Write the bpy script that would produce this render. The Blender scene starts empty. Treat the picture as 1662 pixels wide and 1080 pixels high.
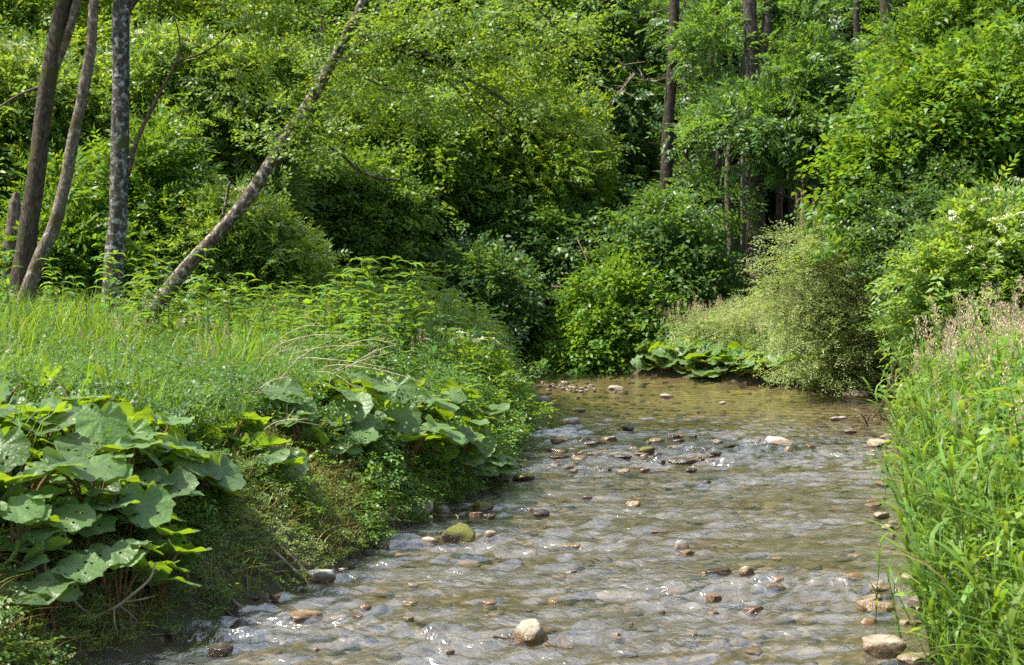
import bpy, math, random
import numpy as np
from mathutils import Vector, noise as mnoise

# ------------------------------------------------------------------ camera, sky, sun, exposure
S = bpy.context.scene
F, CX, HZ, H = 2308.0, 831.0, 450.0, 2.0          # focal length in photo pixels, centre, horizon row, eye height (m)
cam_d = bpy.data.cameras.new("camera"); cam = bpy.data.objects.new("camera", cam_d)
S.collection.objects.link(cam); S.camera = cam
cam.location = (0, 0, H); cam.rotation_euler = (math.radians(90), 0, 0)
cam_d.sensor_width = 36; cam_d.lens = F / 1662 * 36
cam_d.shift_y = -(540 - HZ) / 1662
cam_d.clip_start = 0.1; cam_d.clip_end = 600
cam_d.dof.use_dof = True; cam_d.dof.focus_distance = 13.5; cam_d.dof.aperture_fstop = 5.0

SUN_EL, SUN_AZ = math.radians(59), math.radians(-97)   # azimuth clockwise from +Y
w = bpy.data.worlds.new("World"); S.world = w; w.use_nodes = True
nt = w.node_tree; nt.nodes.clear()
sky = nt.nodes.new("ShaderNodeTexSky"); sky.sky_type = 'NISHITA'; sky.sun_disc = False
sky.sun_elevation = SUN_EL; sky.sun_rotation = SUN_AZ; sky.air_density = 1.0; sky.dust_density = 2.5; sky.ozone_density = 1.0
bg = nt.nodes.new("ShaderNodeBackground"); bg.inputs[1].default_value = 0.115
wo = nt.nodes.new("ShaderNodeOutputWorld")
# thin bright clouds over the blue
wtc = nt.nodes.new("ShaderNodeTexCoord"); wmp = nt.nodes.new("ShaderNodeMapping"); wmp.inputs['Scale'].default_value = (1, 1, 2.6)
wn = nt.nodes.new("ShaderNodeTexNoise"); wn.inputs['Scale'].default_value = 2.4; wn.inputs['Detail'].default_value = 7; wn.inputs['Roughness'].default_value = 0.6
wr = nt.nodes.new("ShaderNodeMapRange"); wr.inputs['From Min'].default_value = 0.48; wr.inputs['From Max'].default_value = 0.62; wr.inputs['To Max'].default_value = 0.75
wm = nt.nodes.new("ShaderNodeMix"); wm.data_type = 'RGBA'; wm.inputs['B'].default_value = (7.2, 8.2, 10.0, 1)
nt.links.new(wtc.outputs['Generated'], wmp.inputs[0]); nt.links.new(wmp.outputs[0], wn.inputs['Vector']); nt.links.new(wn.outputs['Fac'], wr.inputs['Value'])
nt.links.new(wr.outputs[0], wm.inputs['Factor']); nt.links.new(sky.outputs[0], wm.inputs['A']); nt.links.new(wm.outputs['Result'], bg.inputs[0])
nt.links.new(bg.outputs[0], wo.inputs[0])
sd = bpy.data.lights.new("sun", 'SUN'); sd.energy = 5.0; sd.angle = math.radians(0.5); sd.color = (1, 0.95, 0.86)
sun = bpy.data.objects.new("sun", sd); S.collection.objects.link(sun)
sdir = Vector((math.sin(SUN_AZ) * math.cos(SUN_EL), math.cos(SUN_AZ) * math.cos(SUN_EL), math.sin(SUN_EL)))
sun.rotation_euler = sdir.to_track_quat('Z', 'Y').to_euler()
S.view_settings.view_transform = 'Standard'; S.view_settings.look = 'None'
S.view_settings.exposure = 1.15; S.view_settings.gamma = 1.0
cy = S.cycles
cy.max_bounces = 7; cy.diffuse_bounces = 3; cy.glossy_bounces = 3; cy.transmission_bounces = 5; cy.transparent_max_bounces = 8
cy.use_denoising = False; cy.caustics_reflective = False; cy.caustics_refractive = False
cy.sample_clamp_indirect = 6

# ------------------------------------------------------------------ helpers
random.seed(5)
R0 = np.random.default_rng(11)
PI = math.pi

def px(x, y, d):
    """photo pixel at depth d -> metres"""
    return ((x - CX) / F * d, d, H - (y - HZ) / F * d)

def wd(y):
    """depth of the water surface seen on photo row y"""
    return F * H / (y - HZ)

def mesh(name, V, faces, mats=(), mi=None, smooth=False, uv=None):
    """V (n,3); faces: list of (k,3)/(k,4) index arrays"""
    me = bpy.data.meshes.new(name)
    V = np.asarray(V, np.float32)
    faces = [np.asarray(f, np.int32) for f in faces if len(f)]
    me.vertices.add(len(V)); me.vertices.foreach_set('co', V.ravel())
    loops = np.concatenate([f.ravel() for f in faces]); tot = np.concatenate([np.full(len(f), f.shape[1], np.int32) for f in faces])
    me.loops.add(len(loops)); me.loops.foreach_set('vertex_index', loops)
    st = np.concatenate([[0], np.cumsum(tot)[:-1]]).astype(np.int32)
    me.polygons.add(len(tot)); me.polygons.foreach_set('loop_start', st); me.polygons.foreach_set('loop_total', tot)
    if mi is not None: me.polygons.foreach_set('material_index', np.asarray(mi, np.int32))
    if smooth: me.polygons.foreach_set('use_smooth', np.ones(len(tot), bool))
    for m in mats: me.materials.append(m)
    if uv is not None:
        l = me.uv_layers.new(name='UVMap'); l.data.foreach_set('uv', np.asarray(uv, np.float32)[loops].ravel())
    me.update(calc_edges=True); me.validate()
    return me

def obj(name, me, parent=None, loc=None):
    o = bpy.data.objects.new(name, me); S.collection.objects.link(o)
    if parent is not None: o.parent = parent
    if loc is not None: o.location = loc
    return o

def tag(o, label=None, cat=None, group=None, kind=None):
    if label: o['label'] = label
    if cat: o['category'] = cat
    if group: o['group'] = group
    if kind: o['kind'] = kind
    return o

def thing(name, label, cat, loc, group=None, rz=0.0):
    o = bpy.data.objects.new(name, None); S.collection.objects.link(o)
    o.empty_display_size = 0.2
    o.location = loc; o.rotation_euler = (0, 0, rz)
    return tag(o, label, cat, group)

def copy_tree(o, parent=None):
    c = o.copy(); S.collection.objects.link(c)
    if parent is not None: c.parent = parent
    for ch in list(o.children): copy_tree(ch, c)
    return c

class MB:
    """collects vertices and faces into one mesh"""
    def __init__(s): s.V = []; s.T = []; s.Q = []; s.tm = []; s.qm = []; s.n = 0
    def add(s, V, faces, m=0):
        V = np.asarray(V, float)
        for f in faces:
            f = np.asarray(f, int)
            if not len(f): continue
            (s.T if f.shape[1] == 3 else s.Q).append(f + s.n)
            (s.tm if f.shape[1] == 3 else s.qm).append(np.full(len(f), m))
        s.V.append(V); s.n += len(V)
    def mesh(s, name, mats, smooth=False):
        fs, mi = [], []
        if s.T: fs.append(np.concatenate(s.T)); mi.append(np.concatenate(s.tm))
        if s.Q: fs.append(np.concatenate(s.Q)); mi.append(np.concatenate(s.qm))
        return mesh(name, np.concatenate(s.V), fs, mats, np.concatenate(mi), smooth)

def hashn(i, j, k, seed):
    n = (i * 374761393 + j * 668265263 + k * 2147483647 + seed * 1274126177) & 0xffffffff
    n = ((n ^ (n >> 13)) * 1274126177) & 0xffffffff
    return ((n ^ (n >> 16)) & 0xffff) / 65535.0

def vnoise(P, seed=0):
    """value noise in -1..1 for (n,3) points"""
    P = np.asarray(P, float); i = np.floor(P).astype(np.int64); f = P - i; f = f * f * (3 - 2 * f)
    out = 0
    for a in (0, 1):
        for b in (0, 1):
            for c in (0, 1):
                wgt = (f[:, 0] if a else 1 - f[:, 0]) * (f[:, 1] if b else 1 - f[:, 1]) * (f[:, 2] if c else 1 - f[:, 2])
                out = out + wgt * hashn(i[:, 0] + a, i[:, 1] + b, i[:, 2] + c, seed)
    return out * 2 - 1

def unit(a):
    a = np.asarray(a, float)
    return a / np.maximum(np.linalg.norm(a, axis=-1, keepdims=True), 1e-9)

def smooth_path(pts, n):
    """Catmull-Rom through pts (k,c) -> n points"""
    p = np.asarray(pts, float); k = len(p)
    if k == 2:
        t = np.linspace(0, 1, n)[:, None]; return p[0] * (1 - t) + p[1] * t
    q = np.vstack([2 * p[0] - p[1], p, 2 * p[-1] - p[-2]])
    u = np.linspace(0, k - 1 - 1e-6, n); i = u.astype(int); t = (u - i)[:, None]
    a, b, c, d = q[i], q[i + 1], q[i + 2], q[i + 3]
    return 0.5 * (2 * b + (c - a) * t + (2 * a - 5 * b + 4 * c - d) * t ** 2 + (3 * b - a - 3 * c + d) * t ** 3)

def tube(pts, rad, n=14, seg=8, rough=0.0, seed=0, raw=False):
    """tapered tube; pts with radii -> V, faces"""
    pr = np.hstack([np.asarray(pts, float), np.asarray(rad, float)[:, None]])
    q = pr if raw else smooth_path(pr, n)
    P, r = q[:, :3], np.maximum(q[:, 3], 0.0008); n = len(P)
    T = unit(np.gradient(P, axis=0))
    ref = np.array([0.13, 0.97, 0.2]) if abs(T[:, 1]).mean() < 0.8 else np.array([1.0, 0.1, 0.1])
    A = unit(np.cross(T, ref)); B = np.cross(T, A)
    th = np.linspace(0, 2 * PI, seg, endpoint=False)
    rr = r[:, None] * np.ones(seg)
    if rough:
        g = np.stack([np.repeat(P[:, 2] * 2.2, seg), np.tile(np.cos(th) * 1.3, n), np.tile(np.sin(th) * 1.3, n)], 1)
        rr = rr * (1 + rough * vnoise(g, seed).reshape(n, seg))
    V = P[:, None, :] + rr[..., None] * (np.cos(th)[None, :, None] * A[:, None, :] + np.sin(th)[None, :, None] * B[:, None, :])
    i = np.arange(n - 1)[:, None] * seg; j = np.arange(seg); j2 = (j + 1) % seg
    Q = np.stack([i + j, i + j2, i + seg + j2, i + seg + j], -1).reshape(-1, 4)
    V = np.vstack([V.reshape(-1, 3), P[0], P[-1]])
    c0, c1 = n * seg, n * seg + 1
    Tr = np.vstack([np.stack([j2, j, np.full(seg, c0)], 1), np.stack([(n - 1) * seg + j, (n - 1) * seg + j2, np.full(seg, c1)], 1)])
    return V, [Q, Tr]

# ------------------------------------------------------------------ materials
def newmat(name):
    m = bpy.data.materials.new(name); m.use_nodes = True
    t = m.node_tree; t.nodes.clear()
    return m, t, t.nodes.new, t.links.new

def leaf_mat(name, col, tcol=None, trans=0.38, val=0.28, hue=0.02, spec=0.35, rough=0.45, dead=0.0):
    m, t, N, L = newmat(name)
    geo = N("ShaderNodeNewGeometry"); oi = N("ShaderNodeObjectInfo")
    tcol = tcol or (min(1, col[0] * 2.3 + 0.02), min(1, col[1] * 1.9 + 0.03), col[2] * 0.7)
    def varied(c):
        h = N("ShaderNodeHueSaturation"); h.inputs['Color'].default_value = (*c, 1)
        mv = N("ShaderNodeMapRange"); mv.inputs['To Min'].default_value = 1 - val; mv.inputs['To Max'].default_value = 1 + val
        L(geo.outputs['Random Per Island'], mv.inputs['Value'])
        mo = N("ShaderNodeMapRange"); mo.inputs['To Min'].default_value = 0.88; mo.inputs['To Max'].default_value = 1.12
        L(oi.outputs['Random'], mo.inputs['Value'])
        mm = N("ShaderNodeMath"); mm.operation = 'MULTIPLY'; L(mv.outputs[0], mm.inputs[0]); L(mo.outputs[0], mm.inputs[1])
        wn = N("ShaderNodeTexWhiteNoise"); wn.noise_dimensions = '1D'; L(geo.outputs['Random Per Island'], wn.inputs['W'])
        mh = N("ShaderNodeMapRange"); mh.inputs['To Min'].default_value = 0.5 - hue; mh.inputs['To Max'].default_value = 0.5 + hue
        L(wn.outputs['Value'], mh.inputs['Value'])
        L(mm.outputs[0], h.inputs['Value']); L(mh.outputs[0], h.inputs['Hue'])
        if dead:
            g = N("ShaderNodeMath"); g.operation = 'LESS_THAN'; g.inputs[1].default_value = dead
            wn2 = N("ShaderNodeTexWhiteNoise"); wn2.noise_dimensions = '2D'
            L(geo.outputs['Random Per Island'], wn2.inputs['W']) if 'W' in wn2.inputs else None
            cv = N("ShaderNodeCombineXYZ"); L(geo.outputs['Random Per Island'], cv.inputs[0]); cv.inputs[1].default_value = 3.7
            L(cv.outputs[0], wn2.inputs['Vector']); L(wn2.outputs['Value'], g.inputs[0])
            mx = N("ShaderNodeMix"); mx.data_type = 'RGBA'; L(g.outputs[0], mx.inputs['Factor']); L(h.outputs[0], mx.inputs['A'])
            mx.inputs['B'].default_value = (0.30, 0.20, 0.08, 1)
            return mx.outputs['Result']
        return h.outputs[0]
    p = N("ShaderNodeBsdfPrincipled"); L(varied(col), p.inputs['Base Color'])
    p.inputs['Roughness'].default_value = rough; p.inputs['Specular IOR Level'].default_value = spec
    tr = N("ShaderNodeBsdfTranslucent"); L(varied(tcol), tr.inputs['Color'])
    mix = N("ShaderNodeMixShader"); mix.inputs[0].default_value = trans
    L(p.outputs[0], mix.inputs[1]); L(tr.outputs[0], mix.inputs[2])
    o = N("ShaderNodeOutputMaterial"); L(mix.outputs[0], o.inputs[0])
    return m

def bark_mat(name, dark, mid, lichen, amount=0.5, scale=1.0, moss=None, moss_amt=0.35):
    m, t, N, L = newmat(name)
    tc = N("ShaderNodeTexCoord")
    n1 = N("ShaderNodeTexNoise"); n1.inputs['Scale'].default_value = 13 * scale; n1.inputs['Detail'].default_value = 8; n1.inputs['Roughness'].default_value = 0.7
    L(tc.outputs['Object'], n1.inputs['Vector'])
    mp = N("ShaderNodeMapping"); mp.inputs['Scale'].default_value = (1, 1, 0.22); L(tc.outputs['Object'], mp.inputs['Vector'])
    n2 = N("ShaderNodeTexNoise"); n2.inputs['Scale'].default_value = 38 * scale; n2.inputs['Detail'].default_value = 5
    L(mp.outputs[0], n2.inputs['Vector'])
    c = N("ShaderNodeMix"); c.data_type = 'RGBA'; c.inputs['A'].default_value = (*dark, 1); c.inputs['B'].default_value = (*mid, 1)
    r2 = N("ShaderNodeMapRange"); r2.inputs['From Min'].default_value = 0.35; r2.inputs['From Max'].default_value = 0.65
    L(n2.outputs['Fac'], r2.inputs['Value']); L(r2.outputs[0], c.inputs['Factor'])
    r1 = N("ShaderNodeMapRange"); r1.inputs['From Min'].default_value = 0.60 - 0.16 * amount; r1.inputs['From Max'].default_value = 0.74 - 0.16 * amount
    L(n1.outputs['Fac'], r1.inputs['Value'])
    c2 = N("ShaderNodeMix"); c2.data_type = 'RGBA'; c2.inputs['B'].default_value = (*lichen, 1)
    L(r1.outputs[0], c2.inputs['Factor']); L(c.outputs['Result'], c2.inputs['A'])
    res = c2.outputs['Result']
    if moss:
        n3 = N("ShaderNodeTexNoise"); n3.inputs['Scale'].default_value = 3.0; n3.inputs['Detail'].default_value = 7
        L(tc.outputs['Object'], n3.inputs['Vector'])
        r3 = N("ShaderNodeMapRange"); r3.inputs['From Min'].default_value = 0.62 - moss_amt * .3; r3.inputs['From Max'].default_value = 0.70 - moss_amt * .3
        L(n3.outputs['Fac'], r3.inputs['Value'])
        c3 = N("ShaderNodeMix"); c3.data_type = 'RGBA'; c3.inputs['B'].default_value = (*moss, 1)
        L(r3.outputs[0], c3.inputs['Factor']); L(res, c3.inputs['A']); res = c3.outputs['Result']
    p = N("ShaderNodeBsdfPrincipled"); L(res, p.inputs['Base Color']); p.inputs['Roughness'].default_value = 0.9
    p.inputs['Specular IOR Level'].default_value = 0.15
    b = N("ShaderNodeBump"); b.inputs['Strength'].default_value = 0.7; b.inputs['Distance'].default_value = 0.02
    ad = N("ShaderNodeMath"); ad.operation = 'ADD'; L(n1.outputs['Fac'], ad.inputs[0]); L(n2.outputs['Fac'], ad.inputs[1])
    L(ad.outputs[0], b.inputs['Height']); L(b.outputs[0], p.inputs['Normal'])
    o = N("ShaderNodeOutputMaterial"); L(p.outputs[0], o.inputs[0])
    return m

def ramp(N, L, src, stops):
    r = N("ShaderNodeValToRGB"); e = r.color_ramp.elements
    while len(e) < len(stops): e.new(0.5)
    for k, (pos, c) in enumerate(stops): e[k].position = pos; e[k].color = (*c, 1)
    L(src, r.inputs[0]); return r.outputs[0]

def rock_mat(name, a, b, c, moss=None, moss_lo=0.3, wet=True):
    m, t, N, L = newmat(name)
    tc = N("ShaderNodeTexCoord"); geo = N("ShaderNodeNewGeometry"); oi = N("ShaderNodeObjectInfo")
    va = N("ShaderNodeVectorMath"); va.operation = 'ADD'; L(tc.outputs['Object'], va.inputs[0])
    sc = N("ShaderNodeMath"); sc.operation = 'MULTIPLY'; sc.inputs[1].default_value = 37; L(oi.outputs['Random'], sc.inputs[0])
    cb = N("ShaderNodeCombineXYZ"); L(sc.outputs[0], cb.inputs[0]); L(sc.outputs[0], cb.inputs[1]); L(cb.outputs[0], va.inputs[1])
    n1 = N("ShaderNodeTexNoise"); n1.inputs['Scale'].default_value = 14; n1.inputs['Detail'].default_value = 8; n1.inputs['Roughness'].default_value = 0.65
    L(va.outputs[0], n1.inputs['Vector'])
    col = ramp(N, L, n1.outputs['Fac'], [(0.30, a), (0.52, b), (0.72, c)])
    n2 = N("ShaderNodeTexNoise"); n2.inputs['Scale'].default_value = 90; n2.inputs['Detail'].default_value = 4; L(va.outputs[0], n2.inputs['Vector'])
    sx = N("ShaderNodeSeparateXYZ"); L(geo.outputs['Position'], sx.inputs[0])
    p = N("ShaderNodeBsdfPrincipled"); p.inputs['Specular IOR Level'].default_value = 0.4
    if moss:
        sn = N("ShaderNodeSeparateXYZ"); L(geo.outputs['Normal'], sn.inputs[0])
        n3 = N("ShaderNodeTexNoise"); n3.inputs['Scale'].default_value = 7; n3.inputs['Detail'].default_value = 6; L(va.outputs[0], n3.inputs['Vector'])
        ad = N("ShaderNodeMath"); ad.operation = 'ADD'; L(sn.outputs['Z'], ad.inputs[0]); L(n3.outputs['Fac'], ad.inputs[1])
        mr = N("ShaderNodeMapRange"); mr.inputs['From Min'].default_value = moss_lo + 0.45; mr.inputs['From Max'].default_value = moss_lo + 0.6; L(ad.outputs[0], mr.inputs['Value'])
        mc = ramp(N, L, n2.outputs['Fac'], [(0.35, tuple(v * .55 for v in moss)), (0.65, tuple(v * 1.35 for v in moss))])
        mx = N("ShaderNodeMix"); mx.data_type = 'RGBA'; L(mr.outputs[0], mx.inputs['Factor']); L(col, mx.inputs['A']); L(mc, mx.inputs['B']); col = mx.outputs['Result']
    if wet:      # the wet, algae-stained band just above the water line
        n4 = N("ShaderNodeTexNoise"); n4.inputs['Scale'].default_value = 20; L(geo.outputs['Position'], n4.inputs['Vector'])
        w1 = N("ShaderNodeMath"); w1.operation = 'MULTIPLY_ADD'; w1.inputs[1].default_value = -0.05; w1.inputs[2].default_value = 0.025; L(n4.outputs['Fac'], w1.inputs[0])
        w2 = N("ShaderNodeMath"); w2.operation = 'ADD'; L(sx.outputs['Z'], w2.inputs[0]); L(w1.outputs[0], w2.inputs[1])
        wr = N("ShaderNodeMapRange"); wr.inputs['From Min'].default_value = 0.036; wr.inputs['From Max'].default_value = 0.056
        wr.inputs['To Min'].default_value = 1; wr.inputs['To Max'].default_value = 0; L(w2.outputs[0], wr.inputs['Value'])
        mw = N("ShaderNodeMix"); mw.data_type = 'RGBA'; mw.blend_type = 'MULTIPLY'; L(wr.outputs[0], mw.inputs['Factor']); L(col, mw.inputs['A'])
        mw.inputs['B'].default_value = (0.58, 0.47, 0.35, 1); col = mw.outputs['Result']
        rr = N("ShaderNodeMapRange"); rr.inputs['To Min'].default_value = 0.85; rr.inputs['To Max'].default_value = 0.18; L(wr.outputs[0], rr.inputs['Value']); L(rr.outputs[0], p.inputs['Roughness'])
    else: p.inputs['Roughness'].default_value = 0.85
    L(col, p.inputs['Base Color'])
    bp = N("ShaderNodeBump"); bp.inputs['Strength'].default_value = 0.6; bp.inputs['Distance'].default_value = 0.012
    L(n2.outputs['Fac'], bp.inputs['Height']); L(bp.outputs[0], p.inputs['Normal'])
    o = N("ShaderNodeOutputMaterial"); L(p.outputs[0], o.inputs[0])
    return m

def plain_mat(name, c1, c2, scale=20, rough=0.8, spec=0.2):
    m, t, N, L = newmat(name)
    tc = N("ShaderNodeTexCoord"); n1 = N("ShaderNodeTexNoise"); n1.inputs['Scale'].default_value = scale; n1.inputs['Detail'].default_value = 6
    L(tc.outputs['Object'], n1.inputs['Vector'])
    p = N("ShaderNodeBsdfPrincipled"); L(ramp(N, L, n1.outputs['Fac'], [(0.35, c1), (0.65, c2)]), p.inputs['Base Color'])
    p.inputs['Roughness'].default_value = rough; p.inputs['Specular IOR Level'].default_value = spec
    o = N("ShaderNodeOutputMaterial"); L(p.outputs[0], o.inputs[0])
    return m

M = {}
M['elder'] = leaf_mat('elder_leaf', (0.125, 0.210, 0.042), (0.36, 0.50, 0.04))
M['hazel'] = leaf_mat('hazel_leaf', (0.085, 0.175, 0.020), (0.27, 0.42, 0.02))
M['ash'] = leaf_mat('ash_leaf', (0.075, 0.148, 0.038), (0.22, 0.37, 0.03), spec=0.5)
M['maple'] = leaf_mat('maple_leaf', (0.090, 0.165, 0.028), (0.27, 0.41, 0.025))
M['bright'] = leaf_mat('bright_leaf', (0.125, 0.215, 0.026), (0.40, 0.52, 0.025))
M['dark'] = leaf_mat('dark_leaf', (0.034, 0.088, 0.026), (0.10, 0.20, 0.02), spec=0.5)
M['shrub'] = leaf_mat('shrub_leaf', (0.070, 0.145, 0.036), (0.20, 0.34, 0.03), spec=0.55)
M['willow'] = leaf_mat('willow_leaf', (0.270, 0.340, 0.130), (0.55, 0.66, 0.15), spec=0.2, trans=0.36, val=.18)
M['alder'] = leaf_mat('alder_leaf', (0.115, 0.180, 0.030), (0.32, 0.45, 0.025))
M['olive'] = leaf_mat('olive_leaf', (0.105, 0.185, 0.030), (0.32, 0.46, 0.025))
M['grass'] = leaf_mat('grass_blade', (0.095, 0.190, 0.025), (0.28, 0.42, 0.02), trans=0.4, dead=0.03)
M['reed'] = leaf_mat('reed_blade', (0.115, 0.215, 0.032), (0.30, 0.46, 0.03), trans=0.38, val=.4, spec=0.3, dead=0.02)
M['herb'] = leaf_mat('herb_leaf', (0.085, 0.180, 0.024), (0.28, 0.42, 0.02), spec=0.45)
M['nettle'] = leaf_mat('nettle_leaf', (0.060, 0.135, 0.026), (0.17, 0.30, 0.02), spec=0.4)
M['sedge'] = leaf_mat('sedge_blade', (0.230, 0.200, 0.052), (0.38, 0.34, 0.05), trans=0.25, hue=0.03, dead=0.2)
M['moss_green'] = leaf_mat('bank_leaf', (0.140, 0.195, 0.042), (0.32, 0.44, 0.03), trans=0.3)
M['plume'] = leaf_mat('grass_plume', (0.50, 0.38, 0.25), (0.52, 0.40, 0.26), trans=0.3, spec=0.1, hue=0.012)
M['petal'] = leaf_mat('white_petal', (0.78, 0.76, 0.55), (0.7, 0.68, 0.45), trans=0.25, val=0.1, hue=0.005, spec=0.1)
M['dry'] = plain_mat('dry_stem', (0.28, 0.22, 0.13), (0.48, 0.40, 0.27), 8)
M['stem'] = plain_mat('green_stem', (0.07, 0.12, 0.03), (0.12, 0.17, 0.04), 8)
M['red_stalk'] = plain_mat('red_stalk', (0.13, 0.055, 0.03), (0.20, 0.11, 0.05), 12)
M['twig'] = plain_mat('twig_bark', (0.05, 0.035, 0.022), (0.14, 0.10, 0.065), 15)
M['wood'] = plain_mat('driftwood', (0.13, 0.095, 0.06), (0.33, 0.26, 0.18), 12)
M['bark_dark'] = bark_mat('bark_dark', (0.028, 0.022, 0.016), (0.095, 0.075, 0.054), (0.15, 0.14, 0.115), 0.25, moss=(0.06, 0.065, 0.02), moss_amt=0.2)
M['bark_lichen'] = bark_mat('bark_lichen', (0.028, 0.024, 0.019), (0.085, 0.075, 0.06), (0.36, 0.36, 0.32), 0.62, moss=(0.07, 0.07, 0.03), moss_amt=0.15)
M['bark_pale'] = bark_mat('bark_pale', (0.06, 0.045, 0.03), (0.20, 0.16, 0.12), (0.34, 0.31, 0.26), 0.5, moss=(0.09, 0.07, 0.03), moss_amt=0.3)
M['bark_mossy'] = bark_mat('bark_mossy', (0.035, 0.027, 0.018), (0.12, 0.09, 0.062), (0.42, 0.39, 0.33), 0.66, moss=(0.10, 0.095, 0.025), moss_amt=0.25)
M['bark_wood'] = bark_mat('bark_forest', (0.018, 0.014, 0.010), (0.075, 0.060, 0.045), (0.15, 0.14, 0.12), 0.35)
M['bark_grey'] = bark_mat('bark_grey', (0.05, 0.042, 0.034), (0.17, 0.15, 0.125), (0.28, 0.27, 0.24), 0.4)
M['bark_mid'] = bark_mat('bark_mid', (0.03, 0.025, 0.02), (0.10, 0.085, 0.068), (0.19, 0.18, 0.16), 0.4)
M['bark_red'] = bark_mat('bark_red', (0.07, 0.04, 0.028), (0.24, 0.15, 0.11), (0.30, 0.22, 0.18), 0.35)
M['rk_tan'] = rock_mat('rock_tan', (0.16, 0.125, 0.085), (0.29, 0.24, 0.175), (0.42, 0.36, 0.28))
M['rk_grey'] = rock_mat('rock_grey', (0.13, 0.12, 0.105), (0.27, 0.255, 0.23), (0.42, 0.40, 0.37))
M['rk_pale'] = rock_mat('rock_pale', (0.24, 0.22, 0.18), (0.38, 0.35, 0.30), (0.52, 0.49, 0.43))
M['rk_dark'] = rock_mat('rock_dark', (0.035, 0.03, 0.026), (0.085, 0.072, 0.06), (0.16, 0.14, 0.12))
M['rk_orange'] = rock_mat('rock_orange', (0.18, 0.125, 0.075), (0.29, 0.215, 0.14), (0.39, 0.32, 0.235))
M['rk_red'] = rock_mat('rock_red', (0.11, 0.075, 0.06), (0.21, 0.155, 0.13), (0.33, 0.27, 0.235))
M['gv_a'] = rock_mat('gravel_tan', (0.054, 0.042, 0.024), (0.093, 0.075, 0.045), (0.15, 0.123, 0.084), wet=False)
M['gv_b'] = rock_mat('gravel_grey', (0.036, 0.031, 0.022), (0.069, 0.06, 0.043), (0.12, 0.105, 0.081), wet=False)
M['gv_c'] = rock_mat('gravel_rust', (0.078, 0.045, 0.022), (0.126, 0.078, 0.039), (0.18, 0.132, 0.084), wet=False)
M['rk_moss'] = rock_mat('rock_mossy', (0.06, 0.05, 0.035), (0.15, 0.125, 0.09), (0.30, 0.26, 0.2), moss=(0.11, 0.115, 0.018), moss_lo=0.15)
M['rk_halfmoss'] = rock_mat('rock_half_mossy', (0.20, 0.17, 0.11), (0.36, 0.32, 0.23), (0.46, 0.43, 0.34), moss=(0.12, 0.12, 0.025), moss_lo=0.62)

# ------------------------------------------------------------------ the ground and the stream
LEFT = [(-3.2, -6), (-2.75, 4), (-2.35, 6.6), (-2.07, 7.57), (-1.69, 8.63), (-1.21, 9.6), (-1.07, 10.7), (-0.85, 11.5), (-0.35, 13.2),
        (-0.14, 14.3), (-0.08, 15.2), (0.05, 16.5), (0.2, 19.2), (0.16, 23), (-0.1, 26.6), (-1.5, 28.8), (-5, 31), (-12, 33.4), (-18, 34.5)]
FAR = [(-18, 38.5), (-10, 36.6), (-5, 34.0), (-1, 31.5), (0.2, 30.8), (1.0, 30.6), (2.9, 29.0), (4.1, 27.6), (4.9, 26.3), (5.7, 24.5), (6.4, 23.5)]
RIGHT = [(6.5, 22.6), (6.1, 21.3), (5.2, 18.8), (4.4, 16.5), (3.55, 13.2), (2.95, 10.3), (2.62, 8.9), (2.15, 7.3), (1.95, 6), (1.9, 4), (2.4, -6)]
POLY = np.array(LEFT + FAR + RIGHT, float)
def wob(P):   # wobble the shore between its traced points
    out = []
    n = len(P)
    for k in range(n):
        a, b = P[k], P[(k + 1) % n]; m = max(1, int(np.linalg.norm(b - a) / 0.35)) if np.linalg.norm(b - a) < 8 else 1
        for j in range(m):
            q = a + (b - a) * j / m
            out.append(q + (0.055 * vnoise(np.array([[q[0] * 1.7, q[1] * 1.7, 0.3]]), 3)[0] + 0.04 * vnoise(np.array([[q[0] * 5, q[1] * 5, 7.3]]), 4)[0]))
    return np.array(out)
POLY_W = wob(POLY)

def segdist(P, A, B):
    best = np.full(len(P), 1e9)
    for a, b in zip(A, B):
        ab = b - a; t = np.clip(((P - a) @ ab) / (ab @ ab), 0, 1)
        best = np.minimum(best, np.linalg.norm(P - a - t[:, None] * ab, axis=1))
    return best

def sdist(x, y):
    """signed distance to the water's edge: > 0 on land"""
    P = np.stack([np.ravel(x), np.ravel(y)], 1).astype(float)
    A, B = POLY_W, np.roll(POLY_W, -1, axis=0)
    d = segdist(P, A, B)
    ins = np.zeros(len(P), bool)
    for a, b in zip(A, B):
        c = (a[1] > P[:, 1]) != (b[1] > P[:, 1])
        with np.errstate(divide='ignore', invalid='ignore'):
            xi = (b[0] - a[0]) * (P[:, 1] - a[1]) / (b[1] - a[1]) + a[0]
        ins ^= c & (P[:, 0] < xi)
    return np.where(ins, -d, d)

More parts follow.
